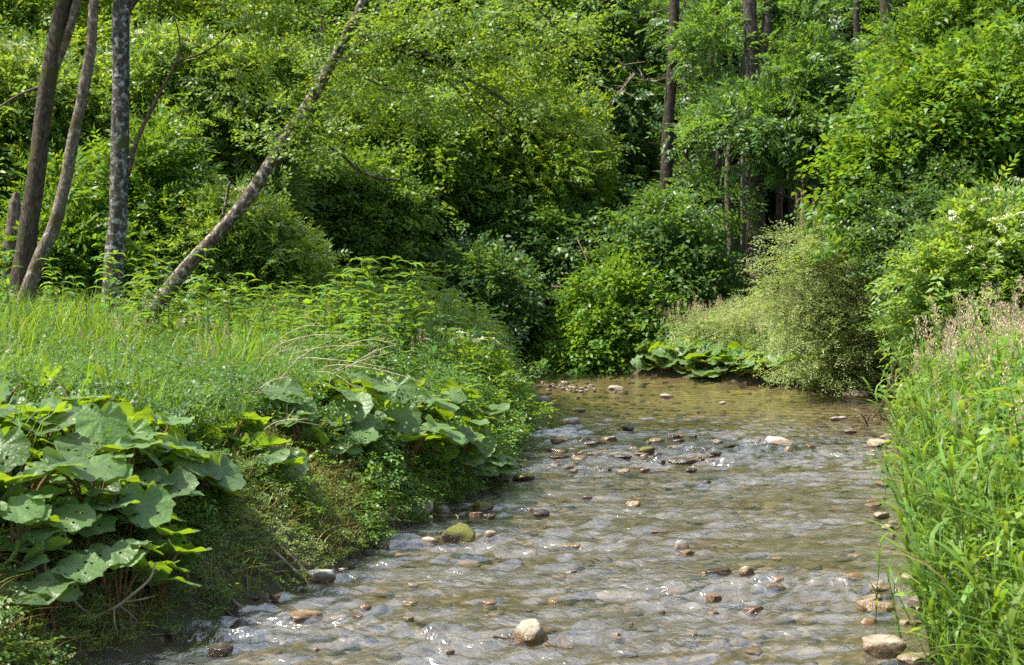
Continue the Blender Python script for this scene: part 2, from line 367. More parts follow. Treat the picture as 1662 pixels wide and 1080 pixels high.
def gz(x, y):
    """ground height"""
    x = np.ravel(np.asarray(x, float)); y = np.ravel(np.asarray(y, float)); P = np.stack([x, y], 1)
    s = sdist(x, y); sp = np.maximum(s, 0)
    ds = []
    for Q in (LEFT, FAR, RIGHT):
        Q = np.array(Q, float); ds.append(segdist(P, Q[:-1], Q[1:]))
    wts = [1 / (d + 0.3) ** 4 for d in ds]
    zl = 0.80 * (1 - np.exp(-sp / 0.55)) + 0.025 * sp + 0.09 * np.maximum(sp - 7, 0)
    zf = 0.55 * (1 - np.exp(-sp / 0.6)) + 0.06 * sp
    zr = 0.62 * (1 - np.exp(-sp / 0.9)) + 0.06 * sp
    z = (wts[0] * zl + wts[1] * zf + wts[2] * zr) / sum(wts)
    z = z + 0.42 * np.maximum(y - 46, 0)
    nz = 0.06 * vnoise(np.stack([x * .7, y * .7, x * 0], 1), 1) + 0.03 * vnoise(np.stack([x * 2.6, y * 2.6, x * 0], 1), 2)
    z = z + nz * np.clip(sp / 0.6, 0, 1)
    dep = -(0.05 + 0.17 * np.clip(-s / 1.3, 0, 1)) + 0.035 * vnoise(np.stack([x * 1.5, y * 1.5, x * 0], 1), 5) + 0.02 * vnoise(np.stack([x * 5, y * 5, x * 0], 1), 6)
    return np.where(s > 0, z, np.minimum(dep * np.clip(-s / 0.12, 0, 1), 0))
def gz1(x, y): return float(gz([x], [y])[0])

def axis(parts):
    return np.unique(np.concatenate([np.arange(a, b, s) for a, b, s in parts]).round(4))
gx = axis([(-160, -40, 8), (-40, -14, 1.2), (-14, -5, .4), (-5, 8, .11), (8, 14, .4), (14, 40, 1.2), (40, 168, 8)])
gy = axis([(-30, 3, 1.5), (3, 6, .4), (6, 18, .11), (18, 34, .2), (34, 48, .8), (48, 100, 2.5), (100, 260, 10)])
GX, GY = np.meshgrid(gx, gy); GZ = gz(GX, GY); SD = sdist(GX, GY)
GV = np.stack([GX.ravel(), GY.ravel(), GZ], 1)
nx, ny = len(gx), len(gy)
ii = (np.arange(ny - 1)[:, None] * nx + np.arange(nx - 1)).ravel()
GQ = np.stack([ii, ii + 1, ii + nx + 1, ii + nx], 1)
inw = (SD[GQ] < 0.0).all(1)

def soil_material():
    m, t, N, L = newmat('soil')
    geo = N("ShaderNodeNewGeometry")
    n1 = N("ShaderNodeTexNoise"); n1.inputs['Scale'].default_value = 2.5; n1.inputs['Detail'].default_value = 8; L(geo.outputs['Position'], n1.inputs['Vector'])
    n2 = N("ShaderNodeTexNoise"); n2.inputs['Scale'].default_value = 30; n2.inputs['Detail'].default_value = 6; L(geo.outputs['Position'], n2.inputs['Vector'])
    c = ramp(N, L, n1.outputs['Fac'], [(0.35, (0.045, 0.032, 0.018)), (0.55, (0.05, 0.06, 0.02)), (0.7, (0.09, 0.07, 0.04))])
    sz = N("ShaderNodeSeparateXYZ"); L(geo.outputs['Position'], sz.inputs[0])
    zr = N("ShaderNodeMapRange"); zr.inputs['From Min'].default_value = 0.0; zr.inputs['From Max'].default_value = 0.05; L(sz.outputs['Z'], zr.inputs['Value'])
    cm = N("ShaderNodeMix"); cm.data_type = 'RGBA'; cm.inputs['A'].default_value = (0.075, 0.058, 0.028, 1); L(zr.outputs[0], cm.inputs['Factor']); L(c, cm.inputs['B']); c = cm.outputs['Result']
    p = N("ShaderNodeBsdfPrincipled"); L(c, p.inputs['Base Color']); p.inputs['Roughness'].default_value = 0.95
    b = N("ShaderNodeBump"); b.inputs['Distance'].default_value = 0.05; L(n2.outputs['Fac'], b.inputs['Height']); L(b.outputs[0], p.inputs['Normal'])
    o = N("ShaderNodeOutputMaterial"); L(p.outputs[0], o.inputs[0]); return m

def bed_material():
    m, t, N, L = newmat('stream_gravel')
    geo = N("ShaderNodeNewGeometry")
    nn = N("ShaderNodeTexNoise"); nn.inputs['Scale'].default_value = 5; L(geo.outputs['Position'], nn.inputs['Vector'])
    ma = N("ShaderNodeMix"); ma.data_type = 'RGBA'; ma.inputs['Factor'].default_value = 0.12; L(geo.outputs['Position'], ma.inputs['A']); L(nn.outputs['Color'], ma.inputs['B'])
    v = N("ShaderNodeTexVoronoi"); v.inputs['Scale'].default_value = 9; L(ma.outputs['Result'], v.inputs['Vector'])
    v2 = N("ShaderNodeTexVoronoi"); v2.inputs['Scale'].default_value = 26; L(ma.outputs['Result'], v2.inputs['Vector'])
    s1 = N("ShaderNodeSeparateColor"); L(v.outputs['Color'], s1.inputs[0]); s2 = N("ShaderNodeSeparateColor"); L(v2.outputs['Color'], s2.inputs[0])
    stops = [(0.0, (0.03, 0.025, 0.015)), (0.3, (0.055, 0.043, 0.024)), (0.55, (0.08, 0.065, 0.038)), (0.75, (0.13, 0.085, 0.045)), (0.92, (0.22, 0.19, 0.14))]
    c1 = ramp(N, L, s1.outputs[0], stops); c2 = ramp(N, L, s2.outputs[0], stops)
    sel = N("ShaderNodeMath"); sel.operation = 'GREATER_THAN'; sel.inputs[1].default_value = 0.55; L(s1.outputs[1], sel.inputs[0])
    mx = N("ShaderNodeMix"); mx.data_type = 'RGBA'; L(sel.outputs[0], mx.inputs['Factor']); L(c2, mx.inputs['A']); L(c1, mx.inputs['B'])
    n3 = N("ShaderNodeTexNoise"); n3.inputs['Scale'].default_value = 0.9; n3.inputs['Detail'].default_value = 5; L(geo.outputs['Position'], n3.inputs['Vector'])
    alg = N("ShaderNodeMapRange"); alg.inputs['From Min'].default_value = 0.42; alg.inputs['From Max'].default_value = 0.68; alg.inputs['To Max'].default_value = 0.92; L(n3.outputs['Fac'], alg.inputs['Value'])
    alg.inputs['To Min'].default_value = 0.45; m2 = N("ShaderNodeMix"); m2.data_type = 'RGBA'; L(alg.outputs[0], m2.inputs['Factor']); L(mx.outputs['Result'], m2.inputs['A']); m2.inputs['B'].default_value = (0.056, 0.046, 0.022, 1)
    sy = N("ShaderNodeSeparateXYZ"); L(geo.outputs['Position'], sy.inputs[0])
    ns = N("ShaderNodeMath"); ns.operation = 'MULTIPLY_ADD'; ns.inputs[1].default_value = 5.0; L(n3.outputs['Fac'], ns.inputs[0]); L(sy.outputs['Y'], ns.inputs[2])
    sa = N("ShaderNodeMapRange"); sa.inputs['From Min'].default_value = 20.5; sa.inputs['From Max'].default_value = 28; sa.inputs['To Max'].default_value = .85; L(ns.outputs[0], sa.inputs['Value'])
    m3 = N("ShaderNodeMix"); m3.data_type = 'RGBA'; L(sa.outputs[0], m3.inputs['Factor']); L(m2.outputs['Result'], m3.inputs['A']); m3.inputs['B'].default_value = (0.185, 0.140, 0.056, 1)
    p = N("ShaderNodeBsdfPrincipled"); L(m3.outputs['Result'], p.inputs['Base Color']); p.inputs['Roughness'].default_value = 0.8
    b = N("ShaderNodeBump"); b.inputs['Distance'].default_value = 0.04; b.invert = True; L(v.outputs['Distance'], b.inputs['Height']); L(b.outputs[0], p.inputs['Normal'])
    o = N("ShaderNodeOutputMaterial"); L(p.outputs[0], o.inputs[0]); return m
M['soil'] = soil_material(); M['bed'] = bed_material()
tag(obj('ground', mesh('ground', GV, [GQ[~inw]], [M['soil']], smooth=True)), kind='structure')
tag(obj('stream_bed', mesh('stream_bed', GV, [GQ[inw]], [M['bed']], smooth=True)), kind='structure')

# water: one rippled sheet
def water_material():
    m, t, N, L = newmat('water')
    geo = N("ShaderNodeNewGeometry")
    mp = N("ShaderNodeMapping"); mp.inputs['Scale'].default_value = (1.1, 1.0, 1); L(geo.outputs['Position'], mp.inputs['Vector'])
    n1 = N("ShaderNodeTexNoise"); n1.inputs['Scale'].default_value = 15; n1.inputs['Detail'].default_value = 2.5; n1.inputs['Roughness'].default_value = 0.6; n1.inputs['Distortion'].default_value = 0.6
    L(mp.outputs[0], n1.inputs['Vector'])
    sx = N("ShaderNodeSeparateXYZ"); L(geo.outputs['Position'], sx.inputs[0])
    calm = N("ShaderNodeMapRange"); calm.inputs['From Min'].default_value = 17.5; calm.inputs['From Max'].default_value = 23; calm.inputs['To Min'].default_value = 1; calm.inputs['To Max'].default_value = 0.22
    L(sx.outputs['Y'], calm.inputs['Value'])
    n7 = N("ShaderNodeTexNoise"); n7.inputs['Scale'].default_value = 1.1; n7.inputs['Detail'].default_value = 4; n7.inputs['Roughness'].default_value = 0.6
    mp7 = N("ShaderNodeMapping"); mp7.inputs['Scale'].default_value = (0.55, 1.5, 1); L(geo.outputs['Position'], mp7.inputs['Vector']); L(mp7.outputs[0], n7.inputs['Vector'])
    r7 = N("ShaderNodeMapRange"); r7.inputs['From Min'].default_value = 0.36; r7.inputs['From Max'].default_value = 0.60; r7.inputs['To Min'].default_value = 0.15; r7.inputs['To Max'].default_value = 1.0; L(n7.outputs['Fac'], r7.inputs['Value'])
    m7 = N("ShaderNodeMath"); m7.operation = 'MULTIPLY'; L(r7.outputs[0], m7.inputs[0]); L(calm.outputs[0], m7.inputs[1]); calm = m7
    b = N("ShaderNodeBump"); b.inputs['Distance'].default_value = 0.026; L(n1.outputs['Fac'], b.inputs['Height']); L(calm.outputs[0], b.inputs['Strength'])
    fr = N("ShaderNodeFresnel"); fr.inputs['IOR'].default_value = 2.45; L(b.outputs[0], fr.inputs['Normal'])
    tr = N("ShaderNodeBsdfTransparent"); tr.inputs['Color'].default_value = (0.93, 0.90, 0.80, 1)
    gl = N("ShaderNodeBsdfGlossy"); rg = N("ShaderNodeMapRange"); rg.inputs['To Min'].default_value = 0.04; rg.inputs['To Max'].default_value = 0.21; L(calm.outputs[0], rg.inputs['Value']); L(rg.outputs[0], gl.inputs['Roughness']); L(b.outputs[0], gl.inputs['Normal'])
    # pale diffuse streaks: bubbles in the riffles, with sky light painted into the colour
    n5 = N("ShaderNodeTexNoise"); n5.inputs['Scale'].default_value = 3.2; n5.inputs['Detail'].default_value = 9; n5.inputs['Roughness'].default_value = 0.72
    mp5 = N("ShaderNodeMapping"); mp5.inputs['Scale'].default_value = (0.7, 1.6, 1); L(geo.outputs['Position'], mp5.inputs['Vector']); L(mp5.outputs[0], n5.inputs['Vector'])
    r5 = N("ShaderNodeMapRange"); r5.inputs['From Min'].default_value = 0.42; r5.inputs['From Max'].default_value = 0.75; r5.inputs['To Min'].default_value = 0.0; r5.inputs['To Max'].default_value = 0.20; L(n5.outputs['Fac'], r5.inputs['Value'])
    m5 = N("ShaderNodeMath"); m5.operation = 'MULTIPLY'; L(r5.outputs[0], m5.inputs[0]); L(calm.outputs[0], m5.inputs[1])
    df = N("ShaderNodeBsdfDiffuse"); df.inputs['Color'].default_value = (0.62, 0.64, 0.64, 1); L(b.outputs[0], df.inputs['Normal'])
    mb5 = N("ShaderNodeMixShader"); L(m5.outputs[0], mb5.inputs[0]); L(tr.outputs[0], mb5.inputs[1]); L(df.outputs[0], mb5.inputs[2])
    inv = N("ShaderNodeMath"); inv.operation = 'SUBTRACT'; inv.inputs[0].default_value = 1.0; L(geo.outputs['Backfacing'], inv.inputs[1])
    ff = N("ShaderNodeMath"); ff.operation = 'MULTIPLY'; L(fr.outputs[0], ff.inputs[0]); L(inv.outputs[0], ff.inputs[1])      # light leaving the water passes straight out
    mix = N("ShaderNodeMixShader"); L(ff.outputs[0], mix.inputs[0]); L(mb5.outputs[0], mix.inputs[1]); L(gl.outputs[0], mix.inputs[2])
    o = N("ShaderNodeOutputMaterial"); L(mix.outputs[0], o.inputs[0]); return m
M['water'] = water_material()
ys = [-6.0]
while ys[-1] < 40: ys.append(ys[-1] + (0.5 if ys[-1] < 5.5 else 0.026 if ys[-1] < 12 else 0.034 if ys[-1] < 19 else 0.06 if ys[-1] < 31 else 0.3))
wy = np.array(ys); wx = axis([(-19, -3, .5), (-3, 7.2, .03)])
WX, WY = np.meshgrid(wx, wy); X, Y = WX.ravel(), WY.ravel()
rng = np.random.default_rng(3)
wz = np.zeros(len(X))
wpx = X + 0.10 * vnoise(np.stack([X * 1.6, Y * 1.6, X * 0], 1), 21); wpy = Y + 0.14 * vnoise(np.stack([X * 1.6, Y * 1.6, X * 0 + 5], 1), 22)
for k in range(44):
    lam = 0.07 * (6.5 ** rng.random()); a = rng.normal(0, 0.72) - 0.08
    ph = rng.random() * 6.28; kx, ky = math.sin(a) * 6.283 / lam, math.cos(a) * 6.283 / lam
    wz += 0.0150 * lam * np.sin(kx * wpx + ky * wpy + ph) * (0.6 + 0.8 * vnoise(np.stack([X * .8 + k * 7, Y * .8, X * 0], 1), 30 + k))
rif = np.interp(Y, [6, 9, 11, 13.5, 15.5, 18, 20.5, 23, 26, 32], [1.0, 1.15, 0.8, 0.8, 1.25, 1.15, 0.6, 0.3, 0.16, 0.12])
rif = rif * np.clip(0.95 + 0.75 * vnoise(np.stack([X * .6, Y * 1.1, X * 0 + 2], 1), 77) + .3 * vnoise(np.stack([X * 1.4, Y * 2.8, X * 0 + 2], 1), 78), .2, 1.9)
WV = np.stack([X, Y, wz * rif], 1)
WS = sdist(X, Y); nx, ny = len(wx), len(wy)
ii = (np.arange(ny - 1)[:, None] * nx + np.arange(nx - 1)).ravel(); WQ = np.stack([ii, ii + 1, ii + nx + 1, ii + nx], 1)
keep = (WS[WQ] < 0.16).any(1); WQ = WQ[keep]
use = np.unique(WQ); rm = np.zeros(len(WV), int); rm[use] = np.arange(len(use))
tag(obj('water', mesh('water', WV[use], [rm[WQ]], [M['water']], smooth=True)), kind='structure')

# ------------------------------------------------------------------ leaves, sprays, crowns
def leaf_quads(pos, d, nrm, Ln, W, fold=0.12, droop=0.12):
    """folded diamond leaves: (n,4,3)"""
    d = unit(d); side = unit(np.cross(nrm, d)); up = np.cross(d, side)
    Ln = np.asarray(Ln, float)[:, None]; W = np.asarray(W, float)[:, None]
    a = pos; mid = pos + d * Ln * 0.42 + up * Ln * fold * 0.5
    l = mid + side * W * 0.5; r = mid - side * W * 0.5
    tip = pos + d * Ln - up * Ln * droop
    return np.stack([a, r, tip, l], 1)

def spray(kind, rng):
    """one twig of leaves along +X in the XY plane, about 0.5 m long -> (m,4,3)"""
    P, D, Nn, Ls, Ws = [], [], [], [], []
    def put(p, a, L, W, pitch=0.0, roll=0.35 if kind != 'pinnate' else 0.7):
        P.append(p); D.append((math.cos(a), math.sin(a), pitch)); Ls.append(L); Ws.append(W)
        Nn.append((rng.normal(0, roll), rng.normal(0, roll), 1))
    if kind == 'pinnate':
        for _ in range(4):
            a0 = rng.normal(0, 0.75); b = np.array([rng.uniform(0, .22), rng.normal(0, .05), rng.normal(0, .09)])
            dr = rng.uniform(-.2, .75)
            for k in range(4):
                t = 0.09 + 0.055 * k; q = b + np.array([math.cos(a0) * t, math.sin(a0) * t, -dr * t * t * 4])
                for s in (-1, 1): put(q, a0 + s * 0.95, rng.uniform(.075, .105), rng.uniform(.036, .050), -dr * t * 2)
            put(b + np.array([math.cos(a0) * .29, math.sin(a0) * .29, -dr * .33]), a0, .10, .035, -dr)
    elif kind == 'fine':
        for tw in range(3):
            a0 = rng.normal(0, 0.5); b = np.array([rng.uniform(0, .2), rng.normal(0, .03), rng.normal(0, .05)])
            for k in range(8):
                t = 0.03 + 0.045 * k; q = b + np.array([math.cos(a0) * t, math.sin(a0) * t, -.5 * t * t])
                put(q, a0 + (1 if k % 2 else -1) * rng.uniform(.5, 1.1), rng.uniform(.05, .075), rng.uniform(.016, .024), rng.normal(-.1, .3), .5)
    elif kind == 'small':
        for tw in range(3):
            a0 = rng.normal(0, 0.6); b = np.array([rng.uniform(0, .2), rng.normal(0, .03), rng.normal(0, .05)])
            for k in range(7):
                t = 0.03 + 0.05 * k; q = b + np.array([math.cos(a0) * t, math.sin(a0) * t, -.4 * t * t])
                put(q, a0 + (1 if k % 2 else -1) * rng.uniform(.5, 1.2), rng.uniform(.055, .08), rng.uniform(.034, .05), rng.normal(-.1, .3), .5)
    else:  # 'broad'
        for tw in range(3):
            a0 = rng.normal(0, 0.65); b = np.array([rng.uniform(0, .2), rng.normal(0, .04), rng.normal(0, .06)])
            for k in range(5):
                t = 0.04 + 0.075 * k; q = b + np.array([math.cos(a0) * t, math.sin(a0) * t, -.45 * t * t])
                put(q, a0 + (1 if k % 2 else -1) * rng.uniform(.4, 1.1), rng.uniform(.085, .125), rng.uniform(.05, .075), rng.normal(-.15, .3), .45)
    return leaf_quads(np.array(P), np.array(D), unit(Nn), Ls, Ws)
_r = np.random.default_rng(8)
SPRAY = {k: [spray(k, _r) for _ in range(10)] for k in ('pinnate', 'fine', 'small', 'broad')}

def scatter_sprays(kind, pos, xdir, nrm, scale, rng):
    """instance spray templates -> (n,4,3) quads"""
    xd = unit(xdir); yd = unit(np.cross(nrm, xd)); zd = np.cross(xd, yd)
    out = []
    pick = rng.integers(0, 10, len(pos))
    for v in range(10):
        m = np.where(pick == v)[0]
        if not len(m): continue
        T = SPRAY[kind][v] * 1.0
        A = (T[None, :, :, 0:1] * xd[m][:, None, None, :] + T[None, :, :, 1:2] * yd[m][:, None, None, :] + T[None, :, :, 2:3] * zd[m][:, None, None, :])
        out.append((A * scale[m][:, None, None, None] + pos[m][:, None, None, :]).reshape(-1, 4, 3))
    return np.concatenate(out) if out else np.zeros((0, 4, 3))

def quads_mesh(name, Q, mats):
    n = len(Q)
    return mesh(name, Q.reshape(-1, 3), [np.arange(n * 4).reshape(n, 4)], mats)

def crown_points(lobes, dens, rng, back=0.45, shell=(0.66, 1.05), flat=1.0):
    """bough positions on the outer shell of every lobe, with outward directions"""
    P, U = [], []
    for (c, r) in lobes:
        c, r = np.array(c, float), np.array(r, float)
        area = 4 * PI * ((r[0] * r[1]) ** 1.6 + (r[0] * r[2]) ** 1.6 + (r[1] * r[2]) ** 1.6) ** (1 / 1.6) / 3 ** (1 / 1.6)
        n = max(4, int(area * dens))
        u = unit(rng.normal(size=(n * 3, 3)))
        keepp = rng.random(len(u)) < np.where(u[:, 1] > 0.25, back, 1.0) * np.where(u[:, 2] < -0.5, 0.55, 1.0)
        u = u[keepp][:n]
        bump = 1 + 0.28 * vnoise(u * 2.1 + c * 1.3, int(rng.integers(1000)))
        rr = (rng.uniform(shell[0], shell[1], len(u)) * bump)[:, None]
        P.append(c + u * r * rr); U.append(u)
    return np.vstack(P), np.vstack(U)

def crown_quads(lobes, kind, seed, dens=5.0, k=9, size=0.34, scale=1.0, droop=0.05, back=0.45, shell=(0.66, 1.05)):
    rng = np.random.default_rng(seed)
    f = {'fine': 1.25, 'pinnate': 1.25, 'broad': 1.2, 'small': 1.25}[kind]
    scale *= f; dens = dens / f ** 1.25
    P, U = crown_points(lobes, dens, rng, back, shell)
    n = len(P)
    up = np.array([0, 0, 1.0])
    bn = unit(up * 0.9 + U * 0.55 + rng.normal(0, .22, (n, 3)))           # each bough is a tilted sheet of sprays
    off = rng.normal(0, 1, (n, k, 3)) * np.array([1, 1, 1.0]) * (size * rng.uniform(.6, 1.3, (n, 1, 1)))
    off -= (off * bn[:, None, :]).sum(-1, keepdims=True) * bn[:, None, :] * 0.72
    pos = (P[:, None, :] + off).reshape(-1, 3)
    o = unit(U * np.array([1, 1, .45]))[:, None, :] + unit(off) * 0.8 + rng.normal(0, .3, (n, k, 3)) - up * droop
    nr = np.repeat(bn, k, 0) + rng.normal(0, .5 if kind == 'pinnate' else .3, (n * k, 3))
    sc = scale * rng.uniform(.75, 1.25, n * k)
    return scatter_sprays(kind, pos, o.reshape(-1, 3), unit(nr), sc, rng), P

def limb(a, b, r0, r1, rng, sag=0.1, seg=6, n=9):
    a, b = np.array(a, float), np.array(b, float); L = np.linalg.norm(b - a)
    m1 = a + (b - a) * .35 + rng.normal(0, .07, 3) * L + np.array([0, 0, sag * L]); m2 = a + (b - a) * .7 + rng.normal(0, .05, 3) * L + np.array([0, 0, sag * L * .6])
    return tube([a, m1, m2, b], [r0, r0 * .75 + r1 * .25, r0 * .4 + r1 * .6, r1], n, seg)

def px_lobes(spec, d, base):
    """(px, py, rx, ry, depth offset[, depth radius]) in photo pixels at depth d -> local metres"""
    out = []
    for s in spec:
        x, y, rx, ry, dd = s[:5]; q = np.array(px(x, y, d + dd)); sc = (d + dd) / F
        rd = s[5] if len(s) > 5 else rx * sc * 0.8
        out.append((q - np.array(base), (rx * sc, rd, ry * sc)))
    return out

def tree(name, label, cat, base_px, d, spec, kind, mat, bark, seed, trunk_r=0.12, dens=5.0, k=9, size=0.34, scale=1.0, droop=0.05, back=0.45,
         group=None, shrub=False, trunk_pts=None, nlimb=7, shell=(0.66, 1.05), limb_r=0.35):
    """a tree or bush: Empty at its base, trunk (with limbs) and crown"""
    x = (base_px - CX) / F * d; base = (x, d, gz1(x, d))
    rng = np.random.default_rng(seed + 500)
    root = thing(name, label, cat, base, group)
    lob = px_lobes(spec, d, base)
    Q, P = crown_quads(lob, kind, seed, dens, k, size, scale, droop, back, shell)
    mb = MB()
    top = max(c[2] + r[2] * .3 for c, r in lob)
    cen = np.mean([c for c, r in lob], axis=0)
    if trunk_pts is not None:
        pts = [np.array(p, float) for p in trunk_pts]
    elif shrub: pts = None
    else: pts = [np.array([0, 0, -.25]), np.array([0.03, 0, top * .3]), np.array([cen[0] * .35 + .05, cen[1] * .3, top * .65]), np.array([cen[0] * .6, cen[1] * .5, top])]
    if pts is not None:
        rad = np.linspace(trunk_r * 1.15, trunk_r * .35, len(pts)); rad[0] *= 1.2
        mb.add(*tube(pts, rad, 26, 12, 0.12, seed))
        path = smooth_path(np.array(pts), 40)
        for c, r in lob:
            i = int(np.argmin(np.abs(path[:, 2] - (c[2] - r[2] * .6)))); i = max(8, i); a = path[i]
            mb.add(*limb(a, c, trunk_r * .42, trunk_r * .16, rng))
            sel = P[np.argsort(((P - c) ** 2).sum(1))]; sel = sel[: max(10, len(P) // len(lob))]
            for q in sel[rng.integers(0, len(sel), nlimb)]:
                mb.add(*limb(a + (c - a) * rng.uniform(.4, 1), q, trunk_r * .16, .006, rng, .04, 5, 7))
    else:
        for c, r in lob:
            for s in range(3):
                a = np.array([rng.normal(0, .2), rng.normal(0, .15), -.15]); b = c + rng.normal(0, .35, 3) * r
                mb.add(*limb(a, b, trunk_r * limb_r, trunk_r * .12, rng, .12))
            for q in P[rng.integers(0, len(P), nlimb)]:
                mb.add(*limb(c * .7, q, trunk_r * .14, .005, rng, .05, 5, 7))
    obj('trunk' if not shrub else 'stems', mb.mesh('trunk', [bark], True), root)
    obj('crown', quads_mesh('crown', Q, [mat]), root)
    return root, P, lob

# ------------------------------------------------------------------ far wood on the rising ground
FARWOOD = 'trees of the wood on the far slope'
def far_protos():
    out = []
    for v, (mat, kind) in enumerate([('maple', 'broad'), ('dark', 'broad'), ('ash', 'pinnate')]):
        rng = np.random.default_rng(60 + v)
        root = thing('forest_tree', 'tall broadleaf tree among its like in the wood closing the view behind the stream', 'tree', (0, 0, 0), FARWOOD)
        lob = []
        for q in range(9):
            z = 2.0 + 11.5 * (q / 8.0) + rng.normal(0, .3); a = rng.uniform(0, 6.28); rr = 1.5 * (1 - abs(q / 8.0 - .4))
            lob.append((np.array([rr * math.cos(a), rr * math.sin(a), z]), (2.1 + rng.uniform(-.3, .4), 1.9, 1.35)))
        Q, P = crown_quads(lob, kind, 70 + v, 1.7, 8, .5, 1.65, .05, .7)
        mb = MB(); mb.add(*tube([(0, 0, -.5), (.1, 0, 4), (-.1, .1, 9), (0, 0, 14)], [.24, .19, .13, .04], 20, 9, .08, v))
        for c, r in lob: mb.add(*limb((0, 0, c[2] - 1.2), c, .07, .02, rng))
        obj('trunk', mb.mesh('trunk', [M['bark_wood']], True), root); obj('crown', quads_mesh('crown', Q, [M[mat]]), root)
        out.append(root)
    return out
FP = far_protos()
rng = np.random.default_rng(41)
spots = []
for row, (d, n, half) in enumerate([(47, 11, 20), (54, 12, 24), (63, 13, 29), (75, 14, 36)]):
    for k in range(n):
        spots.append((-half + 2 * half * (k + .5) / n + rng.normal(0, .7), d + rng.normal(0, 1.2)))
for i, (x, d) in enumerate(spots):
    v = i % 3 if x < 6 else (1 if i % 3 == 0 else i % 3)
    o = FP[i] if i < 3 else copy_tree(FP[v])
    s = rng.uniform(.85, 1.2)
    o.location = (x, d, gz1(x, d) - .2); o.rotation_euler = (0, 0, rng.uniform(0, 6.28)); o.scale = (s, s, s * rng.uniform(.95, 1.15))

# bare conifer trunks standing in the shade behind the far bank
PINE = 'conifer trunks in the shade'
def forest_trunk(x, y0, y1, d, wpx, bark, label, group=None, seed=0, name='conifer', stubs=True):
    bx = (x - CX) / F * d; b = (bx, d, gz1(bx, d) - .1)
    root = thing(name, label, 'tree', b, group)
    top = px(x, y1, d)[2] - b[2]; r = wpx / F * d / 2
    g = np.random.default_rng(seed)
    mb = MB(); mb.add(*tube([(0, 0, 0), (g.normal(0, .05), 0, top * .35), (g.normal(0, .1), 0, top * .7), (g.normal(0, .12), 0, top)], [r * 1.25, r, r * .9, r * .7], 30, 10, .1, seed))
    obj('trunk', mb.mesh('trunk', [M[bark]], True), root)
    if stubs:
        for q in range(8):
            z = g.uniform(1.2, top); a = g.uniform(0, 6.28); L = g.uniform(.4, 1.3)
            mb = MB(); mb.add(*limb((0, 0, z), (L * math.cos(a), L * math.sin(a), z + g.uniform(-.3, .15)), .018, .004, g, .02, 5, 7))
            obj('dead_branch', mb.mesh('dead_branch', [M['twig']], True), root)
    return root
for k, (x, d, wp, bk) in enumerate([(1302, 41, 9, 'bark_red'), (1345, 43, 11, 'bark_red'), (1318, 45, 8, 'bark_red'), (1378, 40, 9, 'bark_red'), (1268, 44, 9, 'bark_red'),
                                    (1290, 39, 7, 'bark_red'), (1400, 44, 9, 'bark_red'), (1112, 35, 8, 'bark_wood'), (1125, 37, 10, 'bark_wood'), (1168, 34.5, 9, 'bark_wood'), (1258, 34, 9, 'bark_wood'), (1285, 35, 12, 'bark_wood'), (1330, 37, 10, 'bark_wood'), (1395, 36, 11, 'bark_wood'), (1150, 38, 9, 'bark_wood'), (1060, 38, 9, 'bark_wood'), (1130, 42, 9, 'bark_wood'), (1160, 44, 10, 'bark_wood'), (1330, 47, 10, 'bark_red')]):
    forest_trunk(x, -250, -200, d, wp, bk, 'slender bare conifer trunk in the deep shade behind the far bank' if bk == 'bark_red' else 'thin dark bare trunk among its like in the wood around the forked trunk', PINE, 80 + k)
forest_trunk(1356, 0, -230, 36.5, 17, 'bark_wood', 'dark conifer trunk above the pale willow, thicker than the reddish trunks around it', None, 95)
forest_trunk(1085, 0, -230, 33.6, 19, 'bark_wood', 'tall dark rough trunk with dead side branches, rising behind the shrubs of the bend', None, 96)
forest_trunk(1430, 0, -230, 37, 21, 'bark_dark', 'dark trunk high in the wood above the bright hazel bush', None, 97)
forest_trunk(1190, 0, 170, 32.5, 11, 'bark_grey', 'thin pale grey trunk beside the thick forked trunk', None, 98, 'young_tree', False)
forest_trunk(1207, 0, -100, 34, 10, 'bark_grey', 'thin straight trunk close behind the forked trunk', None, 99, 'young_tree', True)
# thick forked trunk
bx = (1224 - CX) / F * 32; root = thing('forked_tree', 'thick grey brown trunk forking high up, at the edge of the dark wood', 'tree', (bx, 32, gz1(bx, 32) - .1))
loc = lambda x, y, d=32.0: np.array(px(x, y, d)) - np.array(root.location)
mb = MB(); mb.add(*tube([(0, 0, -.2), loc(1226, 400), loc(1224, 260), loc(1222, 150), loc(1212, -120)], [.25, .215, .20, .17, .13], 30, 12, .1, 4))
mb.add(*tube([loc(1224, 200), loc(1236, 110), loc(1247, 20), loc(1255, -120)], [.16, .14, .125, .10], 18, 10, .1, 5))
obj('trunk', mb.mesh('trunk', [M['bark_mid']], True), root)
lob = [(loc(x, y, 32 + dd), (rx / F * 32, rx / F * 26, ry / F * 32)) for x, y, rx, ry, dd in [(1165, 70, 30, 40, .9), (1300, 40, 40, 44, .6), (1225, 195, 50, 14, -1.0), (1310, 130, 45, 45, -.3), (1160, 330, 22, 24, -.7)]]
Q, _p = crown_quads(lob, 'pinnate', 301, 7.0, 9, .32, 1.0)
obj('crown', quads_mesh('crown', Q, [M['ash']]), root)

# ------------------------------------------------------------------ trees and bushes of both banks (photo pixels at their own depth)
T = {}
def bush(*a, **k):
    k['shrub'] = True; return tree(*a, **k)
